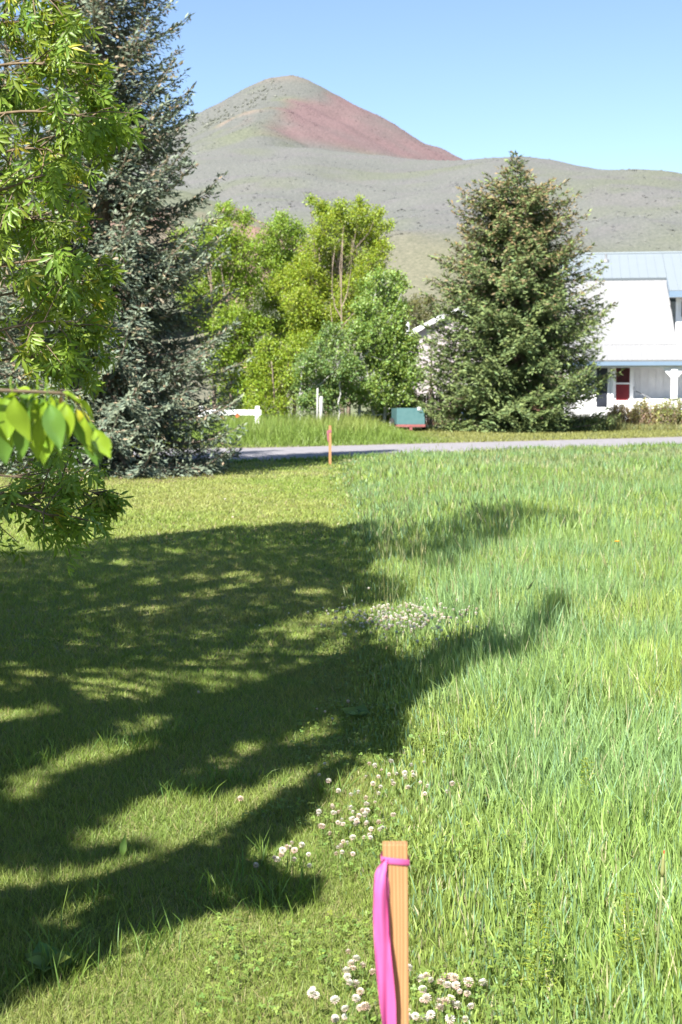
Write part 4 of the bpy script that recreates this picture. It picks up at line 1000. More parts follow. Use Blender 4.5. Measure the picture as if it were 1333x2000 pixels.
leafspec = [  # root px, root py, tip px, tip py, facing tilt, colour
 (-10,775,-25,905,.1,0),(20,770,12,860,.2,0),(28,775,52,868,-.1,0),(55,778,45,850,.3,1),(72,780,62,905,0,0),(88,785,78,915,.15,0),(98,790,118,880,.4,1),
 (100,775,122,872,-.2,0),(130,790,128,868,.1,0),(138,800,148,850,.5,1),(150,800,166,870,.4,2),(165,815,175,892,-.3,0),(172,825,193,862,.6,1),(186,840,214,895,.4,0),(196,850,222,890,.2,0),
 (120,768,170,785,1.2,0),(60,762,0,770,1.2,0),(-20,770,-50,850,.2,1),(-60,765,-80,860,.1,0),(-40,770,-30,870,.4,1),(35,775,95,800,1.0,1),(0,800,8,912,.3,1),(110,800,105,902,.3,1),(58,800,30,905,.35,1),
 (120,770,126,800,.3,3),(150,780,190,815,.9,0),(10,772,30,850,.1,1),(40,775,66,858,.3,0),(-5,772,18,880,.3,0),(80,778,100,870,.1,1),(108,778,140,860,.2,0),(142,790,158,885,.1,1),(20,790,-2,895,.2,1),(48,785,82,880,.2,0),(128,785,110,862,.5,0),(182,835,205,905,.3,1),(-30,768,-10,860,.4,0),(66,770,30,812,.7,0),(160,800,168,872,.2,2),(176,850,185,915,.6,1),(-100,760,-130,850,.2,0),(-150,750,-160,860,.3,1),(-190,735,-220,840,.1,0),(-240,720,-250,830,.3,0),(-300,700,-330,800,.2,1),(90,765,60,772,1.1,0)]
pc = [(0.21, 0.32, 0.028), (0.10, 0.19, 0.03), (0.36, 0.36, 0.03), (0.50, 0.22, 0.05)]
for i, (a, b_, c, d, tilt, ci) in enumerate(leafspec):
    dd = RNG.uniform(-.10, .08)
    r0 = P(a, b_, PD+dd); r1 = P(c, d, PD+dd+RNG.uniform(-.015, .03)); ax = r1-r0; L = np.linalg.norm(ax)
    nrm = unit(np.array([RNG.normal()*.45-.25, -1.0+tilt*.5, .35+tilt]))
    V, T, C = stamp(PL_V, PL_T, np.array([r0-pear_base]), ax[None], nrm[None], L*1.02, vary(pc[ci], 1, .07, .05), sx=L*RNG.uniform(.60, .76))
    me = tri_mesh("leaf", V, T, C, True); o = new_obj("leaf", me, twig, M['gloss_leaf'])

# ------------------------------------------------------------------ crowns that stand left of and above the view (they throw the lawn's shade)
def up_sun(g, z):
    """points z metres up from ground points g, back along the sunlight"""
    t = z/math.tan(SUN_EL)
    return np.stack([g[:, 0]-SUN_H[0]*t, g[:, 1]-SUN_H[1]*t, g[:, 2]+z], -1)
SHADE_A = [(0,1075),(85,1074),(188,1054),(285,1045),(399,1034),(513,1020),(627,1020),(655,1032),(710,1010),(780,1016),(864,1010),(930,994),(996,988),(1128,1010),(1128,1024),(1040,1021),(974,1060),(930,1076),(875,1104),(836,1093),(780,1076),(726,1082),(715,1115),(792,1131),(792,1164),(699,1186),(656,1194),(570,1200),(513,1228),(496,1262),(399,1274),(319,1296),(245,1296),(171,1285),(0,1290)]
GAP_A = [[(274,1137),(296,1128),(325,1130),(308,1140)], [(439,1123),(473,1114),(519,1121),(496,1131)], [(353,1127),(388,1119),(416,1127),(388,1132)], [(108,1197),(131,1187),(177,1197),(142,1204)], [(222,1181),(239,1171),(256,1174),(245,1182)], [(268,1194),(296,1181),(336,1188),(308,1198)], [(114,1256),(137,1245),(165,1249),(148,1259)], [(9,1234),(28,1225),(51,1229),(34,1237)], [(365,1242),(393,1231),(416,1237),(393,1246)], [(217,1097),(245,1091),(268,1096),(245,1101)], [(319,1074),(353,1070),(376,1074),(348,1079)], [(530,1134),(547,1127),(564,1131)], [(57,1171),(80,1165),(91,1171),(74,1176)]]
SHADE_B = [(0,1342),(68,1333),(142,1331),(151,1365),(114,1373),(188,1368),(279,1373),(353,1342),(365,1325),(410,1353),(473,1339),(547,1311),(621,1288),(673,1285),(644,1280),(699,1264),(738,1252),(765,1274),(820,1274),(853,1236),(902,1220),(952,1214),(974,1228),(1007,1244),(1034,1208),(1068,1184),(1100,1154),(1114,1176),(1084,1208),(1040,1250),(996,1280),(952,1286),(919,1302),(875,1335),(836,1346),(782,1390),(784,1445),(765,1478),(726,1456),(682,1470),(667,1456),(616,1484),(542,1502),(490,1530),(422,1553),(353,1570),(370,1598),(342,1616),(274,1656),(182,1678),(114,1693),(0,1690)]
GAP_B = [[(17,1544),(40,1507),(103,1479),(171,1456),(237,1449),(217,1469),(131,1497),(63,1539)], [(385,1493),(433,1470),(473,1450),(527,1442),(502,1463),(433,1491)], [(550,1442),(593,1416),(650,1399),(675,1399),(604,1440)], [(154,1636),(256,1596),(299,1601),(245,1628),(171,1645)], [(408,1347),(490,1319),(576,1288),(576,1296),(513,1312),(473,1336)], [(0,1379),(114,1376),(148,1368),(188,1365),(114,1388),(0,1399)]]
SHADE_C = [(0,1741),(34,1730),(114,1727),(228,1701),(319,1684),(365,1661),(433,1644),(484,1604),(547,1553),(616,1513),(673,1484),(707,1476),(656,1513),(621,1542),(604,1593),(547,1644),(490,1644),(456,1681),(524,1678),(519,1704),(616,1712),(598,1752),(564,1767),(473,1758),(465,1727),(416,1718),(348,1747),(399,1758),(436,1741),(422,1781),(399,1821),(365,1838),(319,1821),(268,1815),(217,1832),(182,1866),(137,1884),(57,1912),(23,1958),(0,1975)]
GAP_C = [[(77,1795),(120,1764),(219,1751),(188,1782),(114,1812),(85,1812)], [(0,1869),(26,1864),(26,1881),(0,1889)], [(171,1735),(217,1721),(228,1727),(188,1741)]]
def shade_points(poly, gaps, N, pad):
    poly = np.array(poly, float); out = []
    gaps = [np.mean(q, 0) + (np.array(q, float)-np.mean(q, 0))*np.array([1.2, 1.45]) for q in gaps]
    gmin = G(poly[:, 0], poly[:, 1])
    x0, x1 = gmin[:, 0].min()-.2, gmin[:, 0].max()+.6; y0, y1 = gmin[:, 1].min()-.4, gmin[:, 1].max()+.4
    while sum(map(len, out)) < N:
        g = np.c_[RNG.uniform(x0-pad, x1, 20000), RNG.uniform(y0, y1, 20000), np.zeros(20000)]
        g[:, 2] = 0.02 + 0.22*smooth(0.0, 1.0, g[:, 0]-lawn_edge(g[:, 1]))
        a, b, d = proj(g)
        a = np.where(a < 2, 2, a)             # the shade goes on past the left edge
        ok = pip(a, b, poly)
        for gp in gaps: ok &= ~pip(a, b, gp)
        out.append(g[ok])
    return np.concatenate(out)[:N]
def shade_crown(tree, base, polys, tv, tf, leaf, leafcol, zr, keep_gap, limb_r, leafmat, trunk_z):
    fol = Soup(); wood = Soup(); base = np.array(base)
    for poly, gaps, N, pad, keep_gap in polys:
        g = shade_points(poly, gaps, N, pad)
        # clumpy: drop leaves where a broad noise is low, so sun flecks reach the ground
        gu = g[:, 0]*SUN_H[0]+g[:, 1]*SUN_H[1]; gv = g[:, 0]*SUN_H[1]-g[:, 1]*SUN_H[0]
        keep = fbm(np.c_[gu*.9, gv*2.6]+3, 77, 3) > keep_gap
        keep &= RNG.uniform(size=len(g)) > .62*smooth(.1, .6, g[:, 0]-lawn_edge(g[:, 1]))*(fbm(g[:, :2]*2.2, 29, 2) + .35)
        g = g[keep]
        zlo, zhi = zr
        zc = zlo + (zhi-zlo)*fbm(g[:, :2]*0.8+40, 19, 2) + RNG.normal(size=len(g))*0.25
        p = up_sun(g, zc); ok = ~in_frame(p, 60) & (p[:, 2] > 0.8)
        p = p[ok]; n_ = len(p)
        d = unit(RNG.normal(size=(n_, 3))*.6 + np.array([.15, .1, -.6])); nn = unit(RNG.normal(size=(n_, 3))*.45 - LIGHT)
        fol.add(*stamp(tv, tf, p-base, d, nn, leaf*RNG.uniform(.75, 1.2, n_), vary(leafcol, n_)))
        for i in RNG.choice(n_, min(70, n_), replace=False):
            e = p[i]; s0 = base + np.array([0, 0, np.clip(e[2]*RNG.uniform(.35, .65), .8, trunk_z)])
            mid = (s0+e)/2 + np.array([0, 0, .25]) + RNG.normal(size=3)*.12
            q = np.array([s0, (s0+mid)/2, mid, (mid+e)/2, e])
            if in_frame(q, 30).any(): continue
            wood.tube(q-base, np.linspace(limb_r, .006, 5), 5, cap=False)
    if wood.n: wood.obj("limbs", M['bark'], tree)["kind"] = "stuff"
    o = fol.obj("crown", M[leafmat], tree); o["kind"] = "stuff"
shade_crown(pear, pear_base, [(SHADE_C, GAP_C, 9000, 1.6, .26)], RT_V*np.array([.85, 1, 1]), RT_F, 0.085, (0.15, 0.25, 0.04), (2.3, 3.8), 0.30, .03, 'gloss_leaf', 4.0)

be_base = np.array([-4.1, 6.2, 0.0])
be = empty("boxelder_tree", tuple(be_base)); tag(be, "nearest leafy tree filling the upper left corner with pointed hanging leaflets", "tree")
s = Soup(); s.tube(np.array([(0, 0, 0), (.05, 0, .5), (.1, .05, 1.2), (.05, .2, 2.4), (.1, .3, 4), (.2, .4, 6), (.3, .3, 8)]), [.26, .22, .2, .17, .13, .08, .03], 10); s.obj("trunk", M['bark'], be, True)
shade_crown(be, be_base, [(SHADE_A, GAP_A, 46000, 2.9, .22), (SHADE_B, GAP_B, 26000, 2.2, .26)], LT_V, LT_F, 0.125, (0.12, 0.20, 0.035), (4.2, 7.2), 0.29, .05, 'leaf', 7.0)
# boughs that reach into the picture
boughs = [  # polyline px,py at distance D (start is left of the frame)
 ([(-420,120),(-150,60),(60,40),(150,60),(215,110)],7.0,95),([(-420,230),(-150,150),(60,120),(170,135),(235,185)],6.8,95),([(-420,330),(-120,240),(60,215),(190,225),(262,235)],6.6,95),
 ([(-400,420),(-120,330),(40,290),(130,290),(190,300)],6.9,80),([(-400,480),(-100,400),(30,365),(90,345),(145,335)],6.5,60),([(-400,560),(-120,480),(40,430),(110,420),(170,400)],7.2,70),
 ([(-400,600),(-120,540),(60,510),(160,505),(240,520)],6.7,85),([(-400,690),(-150,610),(40,570),(150,560),(250,575)],7.0,85),([(-400,760),(-150,690),(20,640),(130,625),(215,640)],6.6,85),
 ([(-400,830),(-150,740),(20,700),(140,690),(225,715)],6.9,70),([(-300,900),(-120,820),(20,860),(120,880),(205,905)],7.1,45),([(-300,960),(-80,920),(20,930),(80,935)],6.8,30),
 ([(-320,985),(-100,960),(10,966),(120,962),(180,952),(228,962)],6.3,85),([(-300,1010),(-60,975),(50,985),(120,1005),(160,1025)],6.2,65),
 ([(-420,20),(-150,-40),(40,-40),(130,0),(170,40)],6.9,80),([(-420,270),(-200,180),(-40,170),(60,180),(120,230)],7.6,80),([(-420,520),(-200,440),(-40,420),(60,460)],7.8,60)]
lm = Soup(); lp = []; ld_ = []; 
for pl, D, nl in boughs:
    pl = [(a-max(0, a)*.20, b_) for a, b_ in pl]
    pts = np.array([P(a, b_, D + 0.25*math.sin(i*1.7+D)) for i, (a, b_) in enumerate(pl)])
    s0 = be_base + np.array([.08, .1, np.clip(pts[0][2]-.25, .9, 7)])
    full = np.r_[[s0], pts]
    # smooth the line
    tt = np.linspace(0, 1, len(full)); ti = np.linspace(0, 1, 26)
    cur = np.stack([np.interp(ti, tt, full[:, i]) for i in range(3)], 1)
    for _ in range(2): cur[1:-1] = (cur[:-2]+2*cur[1:-1]+cur[2:])/4
    lm.tube(cur-be_base, np.linspace(.013, .0018, 26), 5, cap=False)
    # side twigs and their leaves
    vis = np.where(cur[:, 0]/np.maximum(cur[:, 1], .1) > -0.34)[0]
    if len(vis) < 2: vis = np.arange(20, 26)
    nl = int(nl*1.75); ntw = max(4, nl//6)
    for k_ in range(ntw):
        i0 = int(RNG.choice(vis)); p0 = cur[i0]; tgv = unit(cur[min(i0+1, 25)]-cur[max(i0-1, 0)])
        d = unit(tgv*.7 + RNG.normal(size=3)*.55 + np.array([.05, 0, -.15])); L = RNG.uniform(.10, .32)
        if i0 >= 24: d = unit(tgv + RNG.normal(size=3)*.2); L = .14
        e = p0 + d*L; lm.tube(np.array([p0, (p0+e)/2+np.array([0, 0, .012]), e])-be_base, (.0042, .003, .0016), 4, cap=False)
        m_ = max(3, nl//ntw+1)
        u = np.linspace(.25, 1.0, m_)
        for uu in u:
            lp.append(p0+d*L*uu + RNG.normal(size=3)*.012); ld_.append(unit(d*.5 + RNG.normal(size=3)*.5 + np.array([.12, -.05, -1.25])))
lm.obj("boughs", M['twig'], be, True)
lp = np.array(lp); ld_ = np.array(ld_); nL = len(lp)
a_, b__, d__ = proj(lp); vis = (a_ > -20) & (a_ < 1333) & (b__ > -20) & (b__ < 2000)
order = np.argsort(np.where(vis, d__ - a_*0.002, 99)); pick = order[:290]; rest = np.setdiff1d(np.arange(nL), pick)
leafc = vary((0.175, 0.255, 0.035), nL, .16, .09)
yl = RNG.uniform(size=nL) < .05; leafc[yl] = vary((0.36, 0.34, 0.045), yl.sum(), .1, .05)
lsize = RNG.uniform(.085, .135, nL); lnn = unit(RNG.normal(size=(nL, 3))*.55 + np.array([-.2, -.5, .6]))
cvar = []
for q in range(6):
    jit = CF_V + RNG.normal(size=CF_V.shape)*0.012
    me = tri_mesh("leaf", jit, CF_T, np.tile(vary((0.165, 0.255, 0.035), 1, .16, .08), (len(jit), 1)) if q else np.tile((0.34, 0.34, 0.045), (len(jit), 1)), True); me.materials.append(M['leaf']); cvar.append(me)
for i in pick:
    o = new_obj("leaf", cvar[0 if yl[i] else RNG.integers(1, 6)], be)
    d = ld_[i]; X = unit(np.cross(d, lnn[i])); Z = np.cross(X, d)
    R = Matrix(((X[0], d[0], Z[0]), (X[1], d[1], Z[1]), (X[2], d[2], Z[2]))).to_4x4()
    o.matrix_local = Matrix.Translation(Vector(lp[i]-be_base)) @ R @ Matrix.Scale(float(lsize[i]), 4)
fo = Soup(); fo.add(*stamp(CF_V, CF_T, lp[rest]-be_base, ld_[rest], lnn[rest], lsize[rest], leafc[rest])); o = fo.obj("leaves", M['leaf'], be, True); o["kind"] = "stuff"
print("boxelder leaves", nL)

# ------------------------------------------------------------------ grass
def blades(N, xy, h, w, col, seg, lean=0.35, droop=0.3, hdg=None):
    """grass blades as tapering bent strips: seg quads then a point"""
    base = np.c_[xy, np.zeros(N)]
    az = RNG.uniform(0, 2*np.pi, N); dirv = np.c_[np.cos(az), np.sin(az), np.zeros(N)]
    fa = RNG.uniform(0, 2*np.pi, N); side = np.c_[np.cos(fa), np.sin(fa), np.zeros(N)]
    le = np.abs(RNG.normal(size=N))*lean; dp = np.abs(RNG.normal(size=N))*droop
    rows = []; C = []
    for k in range(seg+1):
        s_ = k/seg
        c = base + dirv*(h*(le*s_ + dp*s_**2.2))[:, None] + np.array([0, 0, 1])*(h*(s_ - 0.45*dp*s_**3))[:, None]
        if k < seg:
            ww = (w*(1-0.55*s_**1.5)*(0.8 if k == 0 else 1))[:, None]*0.5
            rows += [c-side*ww, c+side*ww]
        else: rows.append(c)
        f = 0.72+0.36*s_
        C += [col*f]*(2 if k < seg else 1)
    nv = 2*seg+1; V = np.stack(rows, 1).reshape(-1, 3); CC = np.stack(C, 1).reshape(-1, 3)
    T = []
    for k in range(seg-1):
        a = 2*k; T += [(a, a+1, a+3), (a, a+3, a+2)]
    a = 2*(seg-1); T.append((a, a+1, a+2))
    T = np.array(T)[None] + (np.arange(N)*nv)[:, None, None]
    return V, T.reshape(-1, 3), CC
def field(N, y0, y1, xl, xr, pw=1.0):
    """random ground points between two edges that may depend on distance"""
    y = y0 + (y1-y0)*RNG.uniform(size=N)**pw; a = xl(y); b = xr(y)
    return np.c_[a+(b-a)*RNG.uniform(size=N), y]
def wedge_r(y): return 0.245*y+0.9
def wedge_l(y): return -(0.245*y+0.9)

# lawn
lawn = Soup()
def lawn_cols(xy):
    n1 = fbm(xy*0.9, 61, 3); n2 = fbm(xy*4.0, 63, 2)
    c = np.tile((0.205, 0.275, 0.058), (len(xy), 1))
    c = lerp3(c, (0.25, 0.28, 0.08), smooth(.42, .7, n1)*.75); c = lerp3(c, (0.165, 0.25, 0.05), smooth(.5, .75, n2)*.7)
    far = smooth(16, 22, xy[:, 1])*smooth(.4, .6, fbm(xy*0.35, 5, 3)); c = lerp3(c, (0.265, 0.28, 0.09), far*.6)
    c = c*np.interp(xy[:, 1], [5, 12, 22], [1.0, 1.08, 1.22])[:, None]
    dry = RNG.uniform(size=len(xy)) < .08; c[dry] = (0.30, 0.26, 0.13)
    return c*np.clip(1+RNG.normal(size=(len(xy), 1))*.2, .5, 1.6)
def edge_r(y): return lawn_edge(y) + 0.30
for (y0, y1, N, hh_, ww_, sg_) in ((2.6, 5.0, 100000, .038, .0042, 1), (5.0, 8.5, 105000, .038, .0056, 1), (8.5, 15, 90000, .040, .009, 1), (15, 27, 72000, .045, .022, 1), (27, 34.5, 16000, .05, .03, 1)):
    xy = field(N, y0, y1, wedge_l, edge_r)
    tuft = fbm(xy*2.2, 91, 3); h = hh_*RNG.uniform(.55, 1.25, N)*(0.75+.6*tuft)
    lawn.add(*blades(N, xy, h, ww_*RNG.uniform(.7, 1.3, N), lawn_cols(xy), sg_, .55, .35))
# ragged longer tufts the mower missed
xy = np.concatenate([np.c_[RNG.normal(c[0], .07, 60), RNG.normal(c[1], .07, 60)] for c in [tuple(G(a, b_)[:2]) for a, b_ in ((100, 1900), (60, 1930), (150, 1880), (190, 1770), (380, 1560), (330, 1440), (300, 1470), (500, 1700), (460, 1530), (80, 1500), (240, 1465), (520, 1780), (560, 1760), (430, 1760), (300, 1860), (640, 1560))]])
lawn.add(*blades(len(xy), xy, RNG.uniform(.05, .13, len(xy)), RNG.uniform(.003, .006, len(xy)), vary((0.13, 0.215, 0.04), len(xy)), 3, .4, .3))
o = lawn.obj("lawn_grass", M['grass']); tag(o, "short mown lawn grass left of the stakes", "grass", kind="stuff")

# meadow
mea = Soup()
def mea_cols(xy):
    N = len(xy); n1 = fbm(xy*0.55, 71, 3); n2 = fbm(xy*1.7+30, 73, 2)
    c = np.tile((0.205, 0.290, 0.075), (N, 1))
    c = lerp3(c, (0.175, 0.275, 0.115), smooth(.46, .70, n1)*.65)
    c = lerp3(c, (0.265, 0.325, 0.07), smooth(.5, .74, n2)*.75)
    ed = 1-smooth(.1, .8, xy[:, 0]-lawn_edge(xy[:, 1])); c = lerp3(c, (0.21, 0.262, 0.06), ed*.75)
    far = smooth(20, 28, xy[:, 1])*smooth(.4, .62, fbm(xy*.3+9, 4, 3)); c = lerp3(c, (0.25, 0.265, 0.125), far*.75)
    r = RNG.uniform(size=N); c[r < .06] = (0.42, 0.38, 0.22); c[(r > .05) & (r < .20)] = (0.18, 0.285, 0.15)
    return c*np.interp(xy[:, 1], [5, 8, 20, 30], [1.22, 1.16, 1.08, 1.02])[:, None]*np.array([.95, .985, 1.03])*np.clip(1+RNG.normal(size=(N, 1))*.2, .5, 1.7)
def mheight(xy):
    e = xy[:, 0]-lawn_edge(xy[:, 1]) + (fbm(xy*1.1, 17, 3)-.5)*.5
    hmax = np.interp(xy[:, 1], [2, 5, 8, 14, 24, 30, 35], [.19, .25, .31, .35, .36, .30, .22])
    ramp = 0.14+0.86*smooth(0.0, np.interp(xy[:, 1], [3, 6, 10, 20], [.9, .85, 1.0, 1.7]), e)
    return hmax*ramp*(0.65+.7*fbm(xy*.9, 55, 3))
def mleft(y): return lawn_edge(y) - 0.06
def mfar(x): return road_near(x)-0.6
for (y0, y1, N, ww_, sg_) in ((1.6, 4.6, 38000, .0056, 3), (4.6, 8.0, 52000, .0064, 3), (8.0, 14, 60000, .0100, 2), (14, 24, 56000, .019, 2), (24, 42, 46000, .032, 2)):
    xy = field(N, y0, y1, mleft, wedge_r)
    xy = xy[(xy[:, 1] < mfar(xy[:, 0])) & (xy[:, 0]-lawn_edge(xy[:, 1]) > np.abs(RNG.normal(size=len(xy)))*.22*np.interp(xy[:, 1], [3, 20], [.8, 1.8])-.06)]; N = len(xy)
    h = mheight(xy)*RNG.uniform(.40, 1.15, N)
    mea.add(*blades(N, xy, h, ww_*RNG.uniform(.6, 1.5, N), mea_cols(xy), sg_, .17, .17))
# seed stalks: a thin stem and a soft spike
def stalks(N, xy, h, col, hw, hl_):
    V, T, C = blades(N, xy, h, np.full(N, .004)*np.interp(xy[:, 1], [3, 10, 25], [.8, 1.3, 2.4]), col, 3, .12, .08); mea.add(V, T, C)
    tip = V.reshape(N, 7, 3)[:, 6]; prev = V.reshape(N, 7, 3)[:, 4]; d = unit(tip-prev)
    sv = np.array([(0, -.1, 0), (.5, .35, 0), (0, .35, .5), (-.5, .35, 0), (0, .35, -.5), (0, 1, 0)]); sf = np.array([(0,2,1),(0,3,2),(0,4,3),(0,1,4),(5,1,2),(5,2,3),(5,3,4),(5,4,1)])
    wq = hw*RNG.uniform(.7, 1.3, N)*np.interp(xy[:, 1], [3, 10, 25], [.8, 1.0, 1.4])
    mea.add(*stamp(sv, sf, tip-d*hl_*.3, d, RNG.normal(size=(N, 3)), hl_*RNG.uniform(.7, 1.2, N), vary((0.22, 0.24, 0.11), N, .15, .06), sx=wq, sz=wq))
xy = field(900, 8, 32, mleft, wedge_r, 1.0); xy = xy[fbm(xy*.5, 12, 3) > .46]; xy = xy[xy[:, 1] < mfar(xy[:, 0])]
stalks(len(xy), xy, mheight(xy)*RNG.uniform(1.15, 1.6, len(xy)), vary((0.19, 0.24, 0.09), len(xy)), .010, .085)
gp = np.concatenate([G(RNG.uniform(700, 1010, 130), RNG.uniform(985, 1110, 130))[:, :2], G(RNG.uniform(740, 860, 26), RNG.uniform(1120, 1240, 26))[:, :2]])
stalks(len(gp), gp, RNG.uniform(.36, .56, len(gp)), vary((0.20, 0.22, 0.09), len(gp)), .010, .09)
o = mea.obj("meadow_grass", M['grass']); tag(o, "tall uncut meadow grass right of the stakes", "grass", kind="stuff")

# fine leafy ground cover among the meadow's edge (clover and vetch leaves)
cl = Soup()
tri_v = []; tri_t = []
for k in range(3):
    a = 2*math.pi*k/3; c_, s_ = math.cos(a), math.sin(a)
    b0 = len(tri_v)
    for (x, y, z) in ((0, 0, 0), (.42, .45, .06), (.28, .92, .02), (-.28, .92, .02), (-.42, .45, .06)): tri_v.append((x*c_-y*s_, x*s_+y*c_, z))
    tri_t += [(b0, b0+1, b0+2), (b0, b0+2, b0+3), (b0, b0+3, b0+4)]
tri_v = np.array(tri_v); tri_t = np.array(tri_t)
xy = np.concatenate([field(6500, 2.2, 5.6, lambda y: lawn_edge(y)-.45, lambda y: lawn_edge(y)+.55), field(4000, 2.2, 6, lambda y: lawn_edge(y)+.3, wedge_r), field(6000, 5.6, 12, lambda y: lawn_edge(y)-.25, lambda y: lawn_edge(y)+.6)])
dens = fbm(xy*3.0, 31, 3); xy = xy[dens > .48]; N = len(xy)
zz = RNG.uniform(.015, .06, N) + .10*smooth(0, .5, xy[:, 0]-lawn_edge(xy[:, 1]))*RNG.uniform(0, 1.2, N)
cl.add(*stamp(tri_v, tri_t, np.c_[xy, zz], unit(RNG.normal(size=(N, 3))*np.array([1, 1, .25])), unit(RNG.normal(size=(N, 3))*.35+np.array([0, -.1, 1])), RNG.uniform(.006, .011, N), vary((0.17, 0.25, 0.055), N, .18, .08)))
o = cl.obj("clover_leaves", M['grass']); tag(o, "small clover and vetch leaves carpeting the mown edge", "ground cover", kind="stuff")

# verge beyond the road and the yards
ver = Soup()
def verge_cols(xy):
    c = np.tile((0.165, 0.245, 0.048), (len(xy), 1)); n1 = fbm(xy*.35, 81, 3)
    c = lerp3(c, (0.23, 0.265, 0.07), smooth(.42, .68, n1)*.8)
    dry = smooth(2.2, 4.5, xy[:, 0]); c = lerp3(c, (0.27, 0.26, 0.09), dry*.75)
    return c*np.clip(1+RNG.normal(size=(len(xy), 1))*.16, .55, 1.5)
N = 90000; xy = np.c_[RNG.uniform(-16, 26, N), RNG.uniform(40, 66, N)]; xy = xy[(xy[:, 1] > road_far(xy[:, 0])+.3)]; N = len(xy)
a_, b__, _d = proj(np.c_[xy, np.zeros(N)])
tall = (1-smooth(0.6, 3.2, xy[:, 0]))*smooth(0, 7, xy[:, 1]-road_far(xy[:, 0]))
h = (0.10+.72*tall)*RNG.uniform(.5, 1.15, N)*(0.7+.6*fbm(xy*.6, 14, 3))
ver.add(*blades(N, xy, h, RNG.uniform(.035, .07, N), verge_cols(xy), 1, .35, .22))
# ragged tall grass before the house and along the near road edge
N = 5000; xy = np.c_[RNG.uniform(9.5, 15.8, N), RNG.uniform(62, 66.5, N)]; 
ver.add(*blades(N, xy, RNG.uniform(.35, .95, N)*(1-.6*smooth(11.8, 12.8, xy[:, 0])), RNG.uniform(.025, .045, N), vary((0.23, 0.24, 0.10), N, .2, .1), 2, .25, .2))
xs_ = RNG.uniform(-3, 12, 5000); xy = np.c_[xs_, road_near(xs_)-RNG.uniform(.2, 1.4, 5000)]; keep = fbm(xy*.8, 3, 3) > .47; xy = xy[keep]; N = len(xy)
ver.add(*blades(N, xy, RNG.uniform(.10, .30, N)*(.45+.55*smooth(-1, 2, xy[:, 0])), RNG.uniform(.02, .045, N), vary((0.15, 0.24, 0.06), N, .2, .1), 2, .3, .25))
o = ver.obj("verge_grass", M['grass']); tag(o, "long pale green grass across the road below the trees", "grass", kind="stuff")

# ------------------------------------------------------------------ shrubs before the porch
def shrub(label, px0, px1, D, zt, leafcol, stemcol, seed):
    c = P((px0+px1)/2, 800, D); b = (float(c[0]), D, 0.0); t = empty("hedge_shrub", b); tag(t, label, "shrub", "shrubs before the porch")
    hw_ = (px1-px0)/2*D/F; st = Soup(); lf = Soup()
    for k in range(70):
        x = RNG.uniform(-hw_, hw_); y = RNG.uniform(-.6, .6); h_ = zt*RNG.uniform(.6, 1.05)*math.sqrt(max(.25, 1-(x/hw_)**2*.7))
        q = np.array([(x*.8, y*.7, 0), (x*.9+RNG.normal()*.04, y*.85, h_*.5), (x+RNG.normal()*.1, y+RNG.normal()*.08, h_)])
        st.tube(q, (.013, .010, .005), 4, cap=False)
        n_ = 62; u = RNG.uniform(.15, 1.05, n_)
        p = np.stack([np.interp(u, [0, .5, 1], q[:, i]) for i in range(3)], 1) + RNG.normal(size=(n_, 3))*.06
        mixr = RNG.uniform(size=n_) < np.clip(.62-.45*u, 0, 1)
        col = vary(leafcol, n_, .18, .1); col[mixr] = vary(stemcol, mixr.sum(), .2, .08)
        lf.add(*stamp(LT_V, LT_F, p, jitter_dirs(n_)+np.array([0, 0, .4]), jitter_dirs(n_, .6)+np.array([0, -.3, .7]), RNG.uniform(.07, .13, n_), col))
    st.obj("stems", M['tan_bark'], t); lf.obj("crown", M['leaf'], t)
M_gn = (0.28, 0.32, 0.115)
shrub("reddish low shrub below the red door", 1180, 1245, 65.5, 1.1, (0.30, 0.25, 0.13), (0.38, 0.25, 0.20), 1)
shrub("mixed green and reddish shrub right of the red door, below the porch", 1232, 1292, 65.0, 1.32, (0.32, 0.31, 0.14), (0.40, 0.28, 0.23), 2)
shrub("greenest hedge shrub below the porch post at the right edge", 1280, 1345, 64.5, 1.4, M_gn, (0.29, 0.22, 0.17), 3)
shrub("hedge shrub just past the porch post, cut by the right edge", 1335, 1400, 64.2, 1.4, M_gn, (0.29, 0.22, 0.17), 4)

# ------------------------------------------------------------------ clover flowers
hv = []; hf = []; hc = []
for i in range(46):
    z = 1-1.75*(i+.5)/46; a = i*2.39996; r = math.sqrt(max(0, 1-z*z)); d = np.array([r*math.cos(a), r*math.sin(a), z])
    sd = unit(np.cross(d, (0.1, .2, 1))); up_ = np.cross(sd, d); b0 = len(hv)
    tip = d*1.05 + np.array([0, 0, .22*(1-abs(z))])
    hv += [d*.35-sd*.17, d*.35+sd*.17, tip+sd*.10, tip-sd*.10]; hf += [(b0, b0+1, b0+2), (b0, b0+2, b0+3)]
    k = 1 if z > -.1 else 0; cc = (0.66, 0.64, 0.60) if k else (0.50, 0.36, 0.33); hc += [(.50, .48, .36)]*2 + [cc]*2
hv = np.array(hv)*0.0115; hf = np.array(hf); hc = np.array(hc)
heads = []
for f_ in ((1, 1, 1), (1.02, .93, .90), (.95, .80, .74)):
    me = tri_mesh("head", hv, hf, hc*np.array(f_)); me.materials.append(M['petal']); heads.append(me)
s = Soup(); s.tube(np.array([(0, 0, -1), (.03, 0, -.5), (0, 0, 0)]), .012, 4, (0.14, 0.22, 0.06)); stem_me = s.mesh("stem"); stem_me.materials.append(M['grass'])
